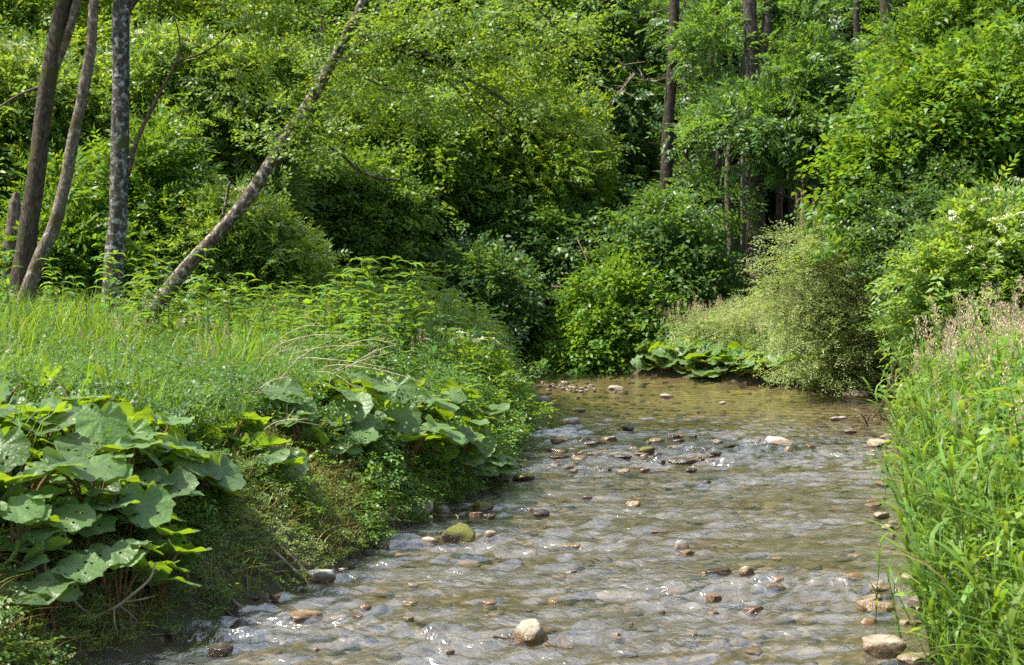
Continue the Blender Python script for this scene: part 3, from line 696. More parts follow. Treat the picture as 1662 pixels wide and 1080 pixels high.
# behind the bend, left to right
tree('broadleaf_tree', 'yellow green tree filling the upper left corner behind the slanting trunks', 'tree', 60, 36, [(-40, 60, 110, 90, 0), (60, 30, 100, 90, .5), (150, 120, 90, 80, -.5), (20, 190, 110, 90, -1)], 'broad', M['bright'], M['bark_grey'], 1, .14, 4.2, scale=1.1)
tree('broadleaf_tree', 'light green tree behind the lichen spotted upright trunk', 'tree', 300, 37, [(250, 40, 100, 90, 0), (350, 90, 100, 90, -.5), (300, 190, 110, 80, -1), (230, 150, 80, 80, .3)], 'broad', M['bright'], M['bark_grey'], 2, .14, 4.2, scale=1.1)
tree('broadleaf_tree', 'tall mid green tree behind the top of the leaning trunk', 'tree', 500, 39, [(450, 30, 100, 80, 0), (560, 60, 100, 90, .4), (500, 150, 110, 90, -.6), (600, 180, 90, 80, 0), (420, 210, 80, 80, -.4)], 'broad', M['maple'], M['bark_grey'], 3, .15, 4.2, scale=1.1)
tree('broadleaf_tree', 'mid green tree with a dark crown in the top middle of the wood', 'tree', 690, 40, [(660, 40, 100, 80, 0), (760, 60, 100, 90, .5), (700, 160, 100, 80, -.4), (640, 260, 80, 80, -.5), (740, 250, 70, 70, 0)], 'broad', M['maple'], M['bark_wood'], 4, .15, 4.2, scale=1.1)
tree('ash_tree', 'dark green ash tree hanging over the bend beside the tall dark trunk', 'tree', 960, 38, [(900, 40, 90, 80, 0), (985, 60, 70, 80, .5), (960, 160, 80, 70, -.4), (985, 250, 60, 70, 0), (930, 250, 60, 60, -.6), (1010, 340, 45, 60, 0)], 'pinnate', M['ash'], M['bark_wood'], 5, .15, 4.6, scale=1.15)
tree('ash_tree', 'bluish green ash tree between the tall dark trunk and the forked trunk', 'tree', 1130, 36, [(1150, 40, 36, 46, -1), (1140, 180, 28, 40, -1), (1130, 310, 30, 36, -.8), (1130, 400, 40, 45, -1), (1060, 410, 60, 50, -1)], 'pinnate', M['ash'], M['bark_wood'], 6, .09, 5.0, scale=1.1)
tree('ash_tree', 'fresh yellow green young ash with lit sprays, in the middle of the wood', 'tree', 830, 34.5, [(830, 190, 85, 45, 0), (790, 250, 70, 40, -.3), (880, 225, 70, 50, .2), (850, 280, 85, 40, -.4), (780, 310, 50, 35, -.2), (910, 300, 55, 40, .2)], 'pinnate', M['bright'], M['bark_grey'], 7, .09, 6.0, scale=1.1)
tree('ash_tree', 'ash tree with pale bluish sprays reaching out before the dark trunks', 'tree', 1420, 32, [(1380, 210, 62, 34, -.5), (1320, 235, 55, 28, -.8), (1430, 180, 60, 50, -.2), (1285, 215, 40, 26, -.9), (1440, 245, 50, 34, -.4), (1350, 160, 45, 28, 0), (1275, 195, 30, 22, -.9)], 'pinnate', M['ash'], M['bark_wood'], 8, .10, 7.5, scale=1.0)
tree('ash_tree', 'tall ash with dark foliage filling the wood above the willow', 'tree', 1340, 40, [(1300, 20, 60, 50, 1), (1375, 60, 70, 60, 1), (1450, 40, 70, 60, .5), (1330, 130, 50, 40, 1), (1400, 140, 50, 40, .6), (1500, 110, 60, 60, 0)], 'pinnate', M['ash'], M['bark_wood'], 9, .13, 4.4, scale=1.2)
tree('ash_tree', 'ash with bright yellow green sprays in the upper right corner', 'tree', 1640, 27, [(1600, 30, 85, 45, 0), (1530, 60, 55, 32, -.4), (1660, 60, 70, 60, .3), (1500, 95, 45, 24, -.6), (1580, 95, 55, 26, 0)], 'pinnate', M['hazel'], M['bark_grey'], 10, .10, 6.5, scale=1.0)
bush('hazel_bush', 'big bright green hazel bush on the right, beneath the ash sprays', 'bush', 1560, 23.5, [(1560, 190, 100, 75, 0), (1640, 160, 90, 80, .4), (1500, 250, 90, 65, -.4), (1620, 270, 100, 80, 0), (1450, 300, 65, 50, -.5), (1560, 340, 100, 60, .2), (1640, 360, 80, 70, 0), (1430, 385, 50, 55, -.3), (1480, 220, 60, 40, 0)], 'broad', M['hazel'], M['bark_grey'], 11, .09, 9.5, size=.27, scale=.95, nlimb=14)
bush('sallow_bush', 'mid green small leaved bush between the hazel and the white flowers', 'bush', 1490, 22.0, [(1490, 320, 55, 45, 0), (1520, 370, 60, 50, -.2), (1500, 390, 50, 45, 0), (1500, 450, 45, 50, 0), (1545, 440, 50, 50, 0), (1525, 500, 55, 55, .2), (1445, 375, 30, 26, 0)], 'small', M['shrub'], M['twig'], 12, .07, 12, size=.22, scale=.7, nlimb=12)
e = bush('elder_bush', 'elder bush with creamy flower heads above the tan grass of the right bank', 'bush', 1610, 17.5, [(1590, 420, 70, 45, 0), (1650, 390, 70, 50, .3), (1560, 470, 55, 45, -.2), (1640, 470, 80, 60, 0), (1590, 530, 70, 50, 0), (1540, 530, 40, 50, 0)], 'pinnate', M['elder'], M['twig'], 13, .06, 11, size=.24, scale=.75, nlimb=10); T['elder_right'] = e
# willow by the far bank
T['willow'] = bush('willow_bush', 'rounded silvery willow bush standing at the water on the far bank', 'bush', 1440, 24.4, [(1312, 425, 44, 32, 0), (1290, 470, 32, 36, .1), (1345, 470, 46, 40, -.1), (1312, 525, 52, 40, 0), (1375, 535, 42, 42, -.2), (1335, 590, 52, 22, -.1), (1350, 560, 42, 34, 0), (1318, 400, 30, 20, 0)], 'fine', M['willow'], M['twig'], 14, .11, 14, size=.22, scale=.74, nlimb=16)
bush('willow_bush', 'low spreading pale willow running left from the rounded willow', 'bush', 1205, 28.7, [(1200, 535, 40, 24, .1), (1240, 520, 40, 28, 0), (1255, 555, 30, 20, -.2), (1150, 545, 34, 20, .3)], 'fine', M['willow'], M['twig'], 15, .05, 16, size=.2, scale=.7, nlimb=10)
# shrubs of the bend
bush('dogwood_shrub', 'large dark green shrub overhanging the water in the middle of the bend', 'shrub', 870, 33.2, [(830, 380, 60, 45, 0), (900, 400, 65, 50, 0), (790, 440, 55, 50, -.2), (860, 460, 80, 55, -.3), (930, 470, 50, 55, 0), (820, 520, 70, 50, -.4), (880, 545, 70, 45, -.4), (850, 575, 60, 28, -.5), (950, 420, 40, 45, .2)], 'broad', M['shrub'], M['twig'], 16, .09, 8.0, size=.3, scale=1.0, nlimb=14)
bush('dogwood_shrub', 'fresh green leafy shrub touching the water right of the dark shrub', 'shrub', 990, 30.8, [(960, 570, 60, 34, -.2), (1010, 545, 55, 40, 0), (940, 595, 35, 14, -.4), (1030, 580, 50, 34, -.2), (990, 500, 50, 45, 0), (1040, 510, 40, 45, .2)], 'broad', M['hazel'], M['twig'], 17, .06, 10, size=.26, scale=.9, nlimb=10)
bush('maple_shrub', 'mid green shrub with layered sprays below the tall dark trunk', 'shrub', 1080, 32.0, [(1040, 450, 60, 45, 0), (1100, 430, 50, 45, .2), (1080, 510, 60, 45, -.2), (1010, 430, 40, 35, .3), (1130, 480, 45, 45, 0), (1150, 520, 45, 35, .2), (1060, 370, 50, 40, .4)], 'broad', M['shrub'], M['twig'], 18, .06, 8.5, size=.28, scale=.95, nlimb=10)
bush('maple_shrub', 'shaded shrub in the gap between dark shrub and fresh green shrub', 'shrub', 950, 35.5, [(940, 350, 60, 50, 0), (1000, 380, 50, 50, 0), (960, 440, 60, 60, 0), (960, 530, 60, 50, 0)], 'broad', M['dark'], M['twig'], 19, .06, 6.5, size=.3, scale=1.05)
bush('hornbeam_shrub', 'pale greyish shrub just behind the leafy herbs of the left bank', 'shrub', 765, 30.5, [(760, 450, 45, 40, 0), (800, 480, 45, 45, 0), (770, 510, 55, 45, -.2), (730, 490, 40, 40, .2)], 'broad', M['shrub'], M['twig'], 20, .05, 9, size=.26, scale=.85)
bush('hornbeam_shrub', 'shaded dark shrub behind the herbs, below the leaning branches', 'shrub', 690, 34.5, [(660, 350, 60, 50, 0), (720, 370, 60, 55, .2), (680, 430, 70, 50, -.2), (640, 470, 60, 45, 0), (730, 450, 50, 50, 0), (700, 300, 60, 45, .3)], 'small', M['shrub'], M['twig'], 21, .07, 8.5, size=.3, scale=1.1)
bush('hazel_bush', 'mid green leafy bush right of the leaning trunk, in its shade', 'bush', 560, 30.5, [(520, 330, 60, 50, 0), (580, 310, 65, 55, .2), (550, 390, 70, 50, -.2), (490, 400, 55, 50, 0), (600, 390, 60, 55, 0), (620, 330, 50, 50, .2), (540, 440, 75, 45, -.2), (470, 450, 50, 40, 0)], 'broad', M['maple'], M['twig'], 22, .07, 7.5, size=.3, scale=.9)
bush('hazel_bush', 'yellowish green bush behind the leaning trunk at mid height', 'bush', 640, 32.5, [(600, 220, 70, 50, 0), (670, 210, 60, 50, .2), (560, 250, 60, 45, 0), (640, 280, 70, 45, -.2), (700, 270, 50, 45, .2), (520, 200, 50, 45, 0)], 'broad', M['olive'], M['bark_grey'], 23, .07, 6.5, size=.32, scale=1.0)
# elders on the left with flower heads
T['e1'] = bush('elder_bush', 'flowering elder bush between the far left trunks', 'bush', 50, 27.5, [(10, 160, 80, 60, 0), (90, 200, 70, 60, .2), (30, 260, 90, 60, -.2), (110, 310, 60, 55, 0), (30, 350, 80, 60, 0), (150, 230, 50, 60, .3), (130, 380, 60, 50, -.1)], 'pinnate', M['elder'], M['twig'], 24, .07, 8, size=.28, scale=.95)
T['e2'] = bush('elder_bush', 'tall flowering elder bush right behind the upright lichen spotted trunk', 'bush', 320, 28.5, [(260, 130, 70, 50, 0), (340, 150, 75, 55, .2), (290, 210, 80, 60, -.2), (380, 230, 65, 55, 0), (250, 290, 60, 60, 0), (330, 300, 70, 60, -.2), (420, 190, 60, 50, .3), (400, 300, 50, 50, 0), (440, 140, 60, 45, .4)], 'pinnate', M['elder'], M['twig'], 25, .07, 8, size=.28, scale=.95)
T['e3'] = bush('elder_bush', 'low flowering elder bush beneath the leaning trunk', 'bush', 400, 25.0, [(380, 380, 60, 40, 0), (430, 410, 50, 40, -.2), (350, 420, 60, 40, 0), (440, 450, 55, 35, 0), (380, 460, 60, 40, 0), (330, 370, 45, 40, .3)], 'pinnate', M['elder'], M['twig'], 26, .06, 10, size=.24, scale=.85)
bush('elder_bush', 'leafy green elder without flowers, behind the upright lichen spotted trunk', 'bush', 240, 25.5, [(250, 330, 55, 60, 0), (270, 400, 60, 55, -.2), (220, 420, 50, 50, 0), (300, 440, 45, 40, 0), (250, 270, 40, 45, .2)], 'pinnate', M['hazel'], M['twig'], 27, .06, 9, size=.26, scale=.95)
bush('elder_bush', 'lush bush of long green leaflets at the foot of the pale slanting trunk', 'bush', 110, 24.0, [(60, 430, 60, 35, -.3), (130, 420, 55, 35, -.3), (20, 450, 55, 35, 0), (160, 440, 45, 35, 0), (100, 350, 50, 50, .6)], 'pinnate', M['hazel'], M['twig'], 28, .06, 9, size=.26, scale=1.0)
T['e4'] = bush('elder_bush', 'small flowering elder leaning out over the water at the tip of the left bank', 'bush', 775, 17.6, [(772, 605, 26, 24, 0), (796, 630, 20, 20, -.1), (755, 635, 30, 28, 0), (806, 655, 14, 14, -.2), (775, 675, 26, 18, 0), (730, 595, 30, 22, .2)], 'pinnate', M['herb'], M['twig'], 29, .045, 17, size=.16, scale=.62, shell=(.5, 1.08))

# flower heads of the elders: flat umbels as parts
def umbel_mesh(seed):
    g = np.random.default_rng(seed); n = 46
    a = g.uniform(0, 6.28, n); r = 0.085 * np.sqrt(g.random(n))
    P = np.stack([r * np.cos(a), r * np.sin(a), .03 - r * r * 2.5 + g.normal(0, .006, n)], 1)
    Q = leaf_quads(P - np.array([.012, 0, 0]), unit(g.normal(0, 1, (n, 3)) * [1, 1, .25]), unit(g.normal(0, .4, (n, 3)) + [0, 0, 1]), np.full(n, .026), np.full(n, .026), 0, 0)
    mb = MB(); mb.add(Q.reshape(-1, 3), [np.arange(n * 4).reshape(n, 4)], 0)
    for k in range(6):
        mb.add(*tube([(0, 0, -.06), (.05 * math.cos(k), .05 * math.sin(k), .015)], [.003, .002], 4, 4), 1)
    return mb.mesh('flower_cluster', [M['petal'], M['stem']])
UM = [umbel_mesh(k) for k in range(4)]
def umbels(key, n, seed, scale=1.0, lo=-9, top=0.1):
    root, P, lob = T[key]; g = np.random.default_rng(seed); k = 0
    for _ in range(4000):
        if k >= n: break
        c, r = lob[int(g.integers(len(lob)))]; u = unit(g.normal(size=3))
        if u[1] > -.15 or u[2] < -.15: continue
        p = c + u * np.array(r) * 1.12 + u * .22 + np.array([0, 0, top])
        if any((((p - c2) / (np.array(r2) + .22)) ** 2).sum() < .98 for c2, r2 in lob): continue
        o = obj('flower_cluster', UM[int(g.integers(4))], root, Vector(p)); k += 1
        q = scale * g.uniform(.9, 1.5); o.scale = (q, q, q); o.rotation_euler = (g.uniform(.15, .8), g.uniform(-.35, .25), g.uniform(0, 6.28))
umbels('e1', 60, 1, .9); umbels('e2', 80, 2, .9); umbels('e3', 50, 3, .8); umbels('elder_right', 70, 4, .6); umbels('e4', 18, 5, .8)

# ------------------------------------------------------------------ the trees in front on the left bank
def px_path(spec):
    return [px(x, y, d) for x, y, d, wpx in spec], [wpx / F * d / 2 for x, y, d, wpx in spec]
def trunk_tree(name, label, spec, bark, seed, group=None, ext=None, crown=None, ckind='small', cmat='alder', rough=.12):
    P, r = px_path(spec)
    b = np.array(P[0]); b[2] = gz1(b[0], b[1])
    P = [np.array([P[0][0] + (P[0][0] - P[1][0]) * min(2.2, (P[0][2] - b[2] + .2) / (P[1][2] - P[0][2])), P[0][1], b[2] - .2])] + [np.array(p) for p in P]; r = [r[0] * 1.35] + r
    root = thing(name, label, 'tree', tuple(b), group)
    if ext is not None: P += [np.array(q) for q in ext[0]]; r += ext[1]
    mb = MB(); mb.add(*tube([p - b for p in P], r, 46, 14, rough, seed))
    obj('trunk', mb.mesh('trunk', [M[bark]], True), root)
    if crown:
        Q, cp = crown_quads([(np.array(c) - b, rr) for c, rr in crown], ckind, seed + 900, 2.6, 8, .4, 1.15, .1, .8)
        tip = np.array(P[-1]) - b; g = np.random.default_rng(seed); mb = MB()
        for q in cp[g.integers(0, len(cp), 16)]: mb.add(*limb(tip * .86 if q[2] > tip[2] * .8 else tip * .75, q, .045, .008, g, .05))
        obj('limbs', mb.mesh('limbs', [M[bark]], True), root)
        obj('crown', quads_mesh('crown', Q, [M[cmat]]), root)
    return root, b
def branch(root, b, spec, bark, seed, name='branch'):
    P, r = px_path(spec)
    mb = MB(); mb.add(*tube([np.array(p) - b for p in P], r, 30, 8, .12, seed)); return obj(name, mb.mesh(name, [M[bark]], True), root)

d = 22.5
rA, bA = trunk_tree('alder_tree', 'tall dark brown trunk slanting right, thickest of the trunks at the far left', [(38, 430, d, 34), (47, 370, d, 31), (58, 290, d, 29), (70, 190, d, 27), (86, 90, d, 26), (105, -10, d, 26)], 'bark_dark', 11,
    ext=([(-6.7, 22.3, 8.2), (-6.4, 22.2, 9.6)], [.10, .06]), crown=[((-7.4, 22.6, 9.4), (1.3, 1.2, .9)), ((-6.2, 22.8, 10.2), (1.2, 1.2, .9))])
branch(rA, bA, [(80, 130, d, 12), (97, 90, d, 16), (115, 40, d, 15), (130, -20, d, 14)], 'bark_pale', 3)
branch(rA, bA, [(68, 140, d, 5), (30, 155, d, 4), (-10, 180, d, 3)], 'twig', 4)
d = 22.0
rC, bC = trunk_tree('alder_tree', 'slimmer pale brown trunk slanting right behind the dark trunk', [(62, 425, d, 23), (85, 375, d, 22), (103, 310, d, 20), (118, 230, d, 19), (133, 160, d, 17), (146, 90, d, 17), (154, -10, d, 16)], 'bark_pale', 12,
    ext=([(-6.3, 22.1, 8.4), (-6.2, 22.2, 9.8)], [.07, .04]), crown=[((-6.6, 23, 10.0), (1.2, 1.1, .8))])
d = 19.5
rB, bB = trunk_tree('alder_tree', 'upright trunk spotted with white lichen, nearest of the left trunks', [(182, 500, d, 34), (186, 420, d, 31), (192, 330, d, 29), (195, 240, d, 29), (196, 150, d, 28), (196, 60, d, 28), (198, -15, d, 28)], 'bark_lichen', 13,
    ext=([(-5.3, 19.5, 8.2), (-5.2, 19.6, 9.5)], [.10, .06]), crown=[((-5.8, 19.8, 9.2), (1.3, 1.3, .8)), ((-4.6, 20.2, 9.6), (1.2, 1.1, .8))])
branch(rB, bB, [(208, 285, d, 8), (222, 230, d, 7), (252, 165, d, 6), (288, 95, d, 4), (291, 60, d, 3), (282, 25, d, 2)], 'twig', 5)
branch(rB, bB, [(286, 100, d, 4), (325, 88, d, 3.5), (355, 70, d, 3), (375, 50, d, 2)], 'twig', 6)
branch(rB, bB, [(207, 20, d, 9), (225, -5, d, 8), (245, -30, d, 7)], 'bark_dark', 7)
d = 23
trunk_tree('tree_stump', 'broken pale brown stump at the left edge beside the dark trunk', [(18, 420, d, 26), (20, 380, d, 24), (24, 335, d, 18), (27, 312, d, 8)], 'bark_pale', 14, rough=.3)
d = 18.5
rD, bD = trunk_tree('leaning_alder', 'long mossy trunk leaning far right across the left bank', [(258, 490, d, 26), (300, 437, d, 24), (350, 383, d, 23), (392, 335, d, 22), (430, 280, d, 21), (462, 225, d, 21), (488, 190, d, 20), (512, 150, d, 19), (540, 100, d, 18), (562, 55, d, 16), (588, 5, d, 15)], 'bark_mossy', 15, rough=.16,
    ext=([(-1.75, 18.4, 6.35), (-1.3, 18.2, 7.2)], [.06, .03]))
for k, sp in enumerate([
    [(548, 100, d, 13), (580, 92, d, 11), (620, 78, d, 9), (660, 72, d, 7), (690, 58, d, 5), (700, 35, d, 3)],
    [(600, 85, d, 7), (650, 80, d, 6), (700, 92, 18.3, 5), (740, 120, 18.2, 5), (790, 145, 18, 5), (840, 180, 18, 4), (900, 225, 18, 2)],
    [(490, 220, d, 7), (520, 232, d, 6), (552, 250, d, 5), (580, 275, d, 5), (610, 288, d, 4), (650, 294, d, 3)],
    [(525, 120, d, 6), (524, 80, d, 5), (520, 30, d, 4)],
    [(515, 110, d, 4), (514, 70, d, 4), (515, 42, d, 3)],
    [(362, 350, d, 5), (368, 320, d, 5), (373, 296, d, 4)],
    [(585, 10, d, 12), (640, -30, d, 10), (720, -50, 18.4, 8), (800, -30, 18.2, 6), (880, 20, 18, 4), (930, 90, 18, 2)],
    [(640, 78, d, 5), (690, 105, d, 4), (745, 150, d, 4), (770, 200, d, 2)],
    [(740, 118, 18.2, 3), (780, 175, 18, 3), (815, 205, 18, 3), (860, 275, 18, 2), (900, 285, 18, 1.6), (940, 305, 18, 1.2)],
    [(560, 100, d, 5), (600, 130, d, 4), (650, 150, d, 3), (690, 145, d, 2)]]):
    branch(rD, bD, sp, 'bark_dark' if k in (1, 2, 6, 7, 8) else 'bark_mossy', 20 + k)
# drooping sheets of small leaves along its branches
sheet = [(700, 40, 80, 28, 0), (780, 30, 80, 30, -.2), (850, 70, 80, 35, -.2), (900, 130, 70, 40, -.3), (840, 160, 70, 35, -.1), (900, 210, 50, 40, -.2), (650, 30, 60, 28, .3), (740, 80, 60, 24, .1),
         (600, 10, 40, 18, 1.3), (930, 60, 60, 40, -.1), (640, 130, 60, 20, .2), (470, 40, 50, 22, 1.5), (410, 15, 60, 20, 1.2), (640, 190, 45, 16, .6), (720, 150, 55, 22, .3), (390, 150, 45, 14, 1.2), (440, 110, 40, 14, 1.3), (600, 150, 30, 12, 1.0), (497, 205, 14, 7, -.45), (548, 122, 16, 8, -.4), (470, 222, 12, 6, -.4), (580, 60, 20, 9, -.4)]
lob = px_lobes([s[:5] + (.55,) for s in sheet], 18.4, tuple(bD))
Q, _p = crown_quads(lob, 'small', 777, 4.0, 8, .24, .68, .25, .9, shell=(.2, 1.05))
obj('crown', quads_mesh('crown', Q, [M['alder']]), rD)

# ------------------------------------------------------------------ grass, undergrowth, reeds (uncountable)
def blades(base, az, h, bend, wid, seg=4, lean=None):
    n = len(base); t = np.linspace(0, 1, seg + 1)
    dirv = np.stack([np.cos(az), np.sin(az), 0 * az], 1); side = np.stack([-np.sin(az), np.cos(az), 0 * az], 1)
    out = base[:, None, :] + dirv[:, None, :] * (h * bend)[:, None, None] * (t ** 2)[None, :, None]
    out[..., 2] += (h[:, None] * (t - .35 * np.minimum(bend, 1.4)[:, None] * t ** 2.5))
    ww = (wid[:, None] * np.array([.75, 1.0, .9, .6, .06][:seg + 1] if seg == 4 else np.interp(t, [0, .3, .7, 1], [.75, 1, .7, .05]))[None, :])
    Lf = out + side[:, None, :] * ww[..., None] * .5; Rt = out - side[:, None, :] * ww[..., None] * .5
    V = np.stack([Lf, Rt], 2).reshape(-1, 3)
    b = (np.arange(n) * (seg + 1) * 2)[:, None] + (np.arange(seg) * 2)[None, :]; b = b.ravel()
    return V, np.stack([b, b + 1, b + 3, b + 2], 1)

def ground_pts(n, rng, x0, x1, y0, y1, cond):
    P = np.stack([rng.uniform(x0, x1, n), rng.uniform(y0, y1, n)], 1)
    s = sdist(P[:, 0], P[:, 1]); k = cond(P[:, 0], P[:, 1], s); P, s = P[k], s[k]
    return np.column_stack([P, gz(P[:, 0], P[:, 1])]), s

rng = np.random.default_rng(101)
# tall meadow grass on the left bank
P, s = ground_pts(90000, rng, -13, .3, 8.2, 25, lambda x, y, s: (s > .75) & (x < 0.4) & (vnoise(np.stack([x * .9, y * .9, x * 0], 1), 55) * 1.4 + rng.uniform(-.8, .8, len(x)) > -.1) & (x > -y * .43 - 1) & (s + .05 * y > 1.35) & ((x / y < -.13) | (rng.random(len(x)) < .18)))
n = len(P); hh = rng.uniform(.35, .85, n) * (1 + .5 * vnoise(np.column_stack([P[:, :2] * 1.1, np.zeros(n)]), 9)) * np.clip(.45 + s * .3, .5, 1)
V, Qd = blades(P, rng.uniform(0, 6.28, n), hh, rng.uniform(.1, .75, n), rng.uniform(.006, .016, n) * np.where(P[:, 1] > 15, 1.3, 1))
tag(obj('grass', mesh('grass', V, [Qd], [M['grass']])), 'tall bright grass covering the left bank', 'grass', kind='stuff')

def on_left(x, y): return x < np.interp(y, [4, 8, 12, 16, 28], [0, 0, .3, .6, .6])
def herb_stuff(name, label, cat, P, hh, kind, scale, mat, rng, per=3):
    n = len(P)
    pos = np.repeat(P, per, 0); pos[:, 2] += np.repeat(hh, per) * rng.uniform(.15, 1.0, n * per); pos[:, :2] += rng.normal(0, .05, (n * per, 2))
    a = rng.uniform(0, 6.28, n * per); xd = np.stack([np.cos(a), np.sin(a), rng.uniform(-.3, .3, n * per)], 1)
    nr = unit(rng.normal(0, .35, (n * per, 3)) + [0, -.15, 1])
    Q = scatter_sprays(kind, pos, xd, nr, scale * rng.uniform(.7, 1.3, n * per), rng)
    return tag(obj(name, quads_mesh(name, Q, [mat])), label, cat, kind='stuff')
# nettles and herbs between the grass and the bank edge
P, s = ground_pts(30000, rng, -9, .3, 8.5, 27, lambda x, y, s: (s > .45) & (x < .4) & (x > -y * .42 - 1) & ((s < 2.6) | (rng.random(len(x)) < .34)) & (rng.random(len(x)) < np.clip(24 / y - .9, .12, 1)) & ((s > .9) | (y > 11)) & ~((x < -1.75) & (y < 9.6)))
P = P[:9500]; s = s[:9500]
herb_stuff('undergrowth', 'nettles and other leafy herbs mixed into the left bank', 'undergrowth', P, rng.uniform(.25, .6, len(P)), 'small', .42, M['nettle'], rng, 3)
P, s = ground_pts(16000, rng, -2.2, .4, 10.6, 27.5, lambda x, y, s: (s > -.02) & (s < .75) & on_left(x, y) & ((y > 13.4) | (rng.random(len(x)) < .25)))
P = P[:2600]
herb_stuff('undergrowth', 'leafy weeds hanging over the steep edge of the left bank', 'undergrowth', P, rng.uniform(.05, .45, len(P)), 'broad', .36, M['herb'], rng, 3)
# low herbs and bushes carpeting the left behind the grass
P, s = ground_pts(9000, rng, -14, .2, 19, 33, lambda x, y, s: (s > .4) & (x < .3) & (x > -y * .42 - 1))
P = P[:3600]
herb_stuff('undergrowth', 'taller leafy weeds growing between the left bank trees', 'undergrowth', P, rng.uniform(.2, .75, len(P)) * np.clip(1.1 + .8 * vnoise(P * [.9, .9, 0], 17), .5, 1.7), 'pinnate', .62, M['herb'], rng, 4)
# far bank ground cover
P, s = ground_pts(16000, rng, -4, 12, 23, 42, lambda x, y, s: (s > .12) & (y > 23.2) & (x > -1.5 - (y - 30) * .1))
P = P[:2600]
herb_stuff('undergrowth', 'low green plants covering the far bank beneath the shrubs', 'undergrowth', P, rng.uniform(.15, .5, len(P)), 'broad', .6, M['shrub'], rng, 3)
# brownish sedge and moss on the left bank slope
P, s = ground_pts(150000, rng, -4, .5, 6.0, 17, lambda x, y, s: (s > .0) & (s < 1.15) & on_left(x, y) & (vnoise(np.stack([x * 2.2, y * 2.2, x * 0], 1), 71) + rng.uniform(-.7, .7, len(x)) > -.15))
P = P[:15000]; s = s[:15000]; n = len(P)
V, Qd = blades(P, rng.uniform(0, 6.28, n), rng.uniform(.08, .28, n), rng.uniform(.2, 1.5, n), rng.uniform(.004, .009, n))
tag(obj('sedge', mesh('sedge', V, [Qd], [M['sedge']])), 'brownish sedge on the slope of the left bank', 'sedge', kind='stuff')
P, s = ground_pts(60000, rng, -4, .5, 5.5, 17, lambda x, y, s: (s > .0) & (s < 1.0) & on_left(x, y))
P = P[:5200]; n = len(P)
herb_stuff('moss', 'small leaved mossy cover on the slope of the left bank', 'moss', P, rng.uniform(.02, .16, n), 'small', .21, M['moss_green'], rng, 3)

P, s = ground_pts(30000, rng, -4, .5, 5.8, 16, lambda x, y, s: (s > -.03) & (s < 1.1) & on_left(x, y) & (vnoise(np.stack([x * 1.8, y * 1.8, x * 0 + 3], 1), 91) > -.05))
P = P[:2600]
herb_stuff('undergrowth', 'low leafy weeds creeping over the slope of the left bank', 'undergrowth', P, rng.uniform(.04, .26, len(P)), 'broad', .27, M['herb'], rng, 3)
# right bank: leafy reed canary grass
def reed_stem(g, h, nl, wl, Lr):
    """one stem with arching blades (base at origin) -> V, Q"""
    mb = MB()
    lean = g.normal(0, .10, 2); top = np.array([lean[0] * h, lean[1] * h, h])
    mb.add(*tube([(0, 0, -.05), top * .5 + np.array([0, 0, .02]), top], [.0032, .0028, .0015], 5, 4), 0)
    for k in range(nl):
        t = .12 + .85 * k / nl; az = g.uniform(0, 6.28); L = g.uniform(*Lr)
        V, Q = blades((top * t)[None, :], np.array([az]), np.array([L * g.uniform(.45, .95)]), np.array([g.uniform(.5, 1.6)]), np.array([g.uniform(*wl)]), 5)
        mb.add(V, [Q], 0)
    return mb
def plume(g, z, L=.2):
    n = 46; t = g.random(n); r = (.05 * (1 - t) + .008) * np.sqrt(g.random(n)); a = g.uniform(0, 6.28, n)
    P = np.stack([r * np.cos(a), r * np.sin(a), z - .02 + t * L], 1)
    return leaf_quads(P, np.stack([np.cos(a) * .5, np.sin(a) * .5, np.full(n, 1.0)], 1), unit(g.normal(0, 1, (n, 3))), np.full(n, .024), np.full(n, .010), .05, 0)
def stamp(protos, P, rng, smin=.8, smax=1.2, tilt=.08):
    """many copies of small meshes in one -> V, T, Q, mats"""
    V, Ts, Qs, tm, qm, off = [], [], [], [], [], 0
    pk = rng.integers(0, len(protos), len(P))
    for v, mb in enumerate(protos):
        m = np.where(pk == v)[0]
        if not len(m): continue
        V0 = np.concatenate(mb.V); a = rng.uniform(0, 6.28, len(m)); s = rng.uniform(smin, smax, len(m)); ca, sa = np.cos(a) * s, np.sin(a) * s
        tx, ty = rng.normal(0, tilt, len(m)), rng.normal(0, tilt, len(m))
        X = V0[None, :, 0] * ca[:, None] - V0[None, :, 1] * sa[:, None]; Y = V0[None, :, 0] * sa[:, None] + V0[None, :, 1] * ca[:, None]; Z = V0[None, :, 2] * s[:, None]
        W = np.stack([X + Z * tx[:, None] + P[m, 0:1], Y + Z * ty[:, None] + P[m, 1:2], Z + P[m, 2:3]], -1)
        V.append(W.reshape(-1, 3)); o = (np.arange(len(m)) * len(V0))[:, None, None] + off
        for src, mm, dst, dm in ((mb.T, mb.tm, Ts, tm), (mb.Q, mb.qm, Qs, qm)):
            if src:
                f = np.concatenate(src); dst.append((f[None] + o).reshape(-1, f.shape[1])); dm.append(np.tile(np.concatenate(mm), len(m)))
        off += len(V0) * len(m)
    fs, mi = [], []
    if Ts: fs.append(np.concatenate(Ts)); mi.append(np.concatenate(tm))
    if Qs: fs.append(np.concatenate(Qs)); mi.append(np.concatenate(qm))
    return np.concatenate(V), fs, np.concatenate(mi)
g = np.random.default_rng(33)
lush = [reed_stem(g, g.uniform(.5, .9), 9, (.012, .030), (.20, .40)) for _ in range(12)]
def right_side(x, y): return x > np.interp(y, [4, 6, 7.3, 8.9, 10.3, 13.2, 16.5, 21.3], [1.5, 1.6, 1.9, 2.4, 2.7, 3.3, 4.1, 5.8])
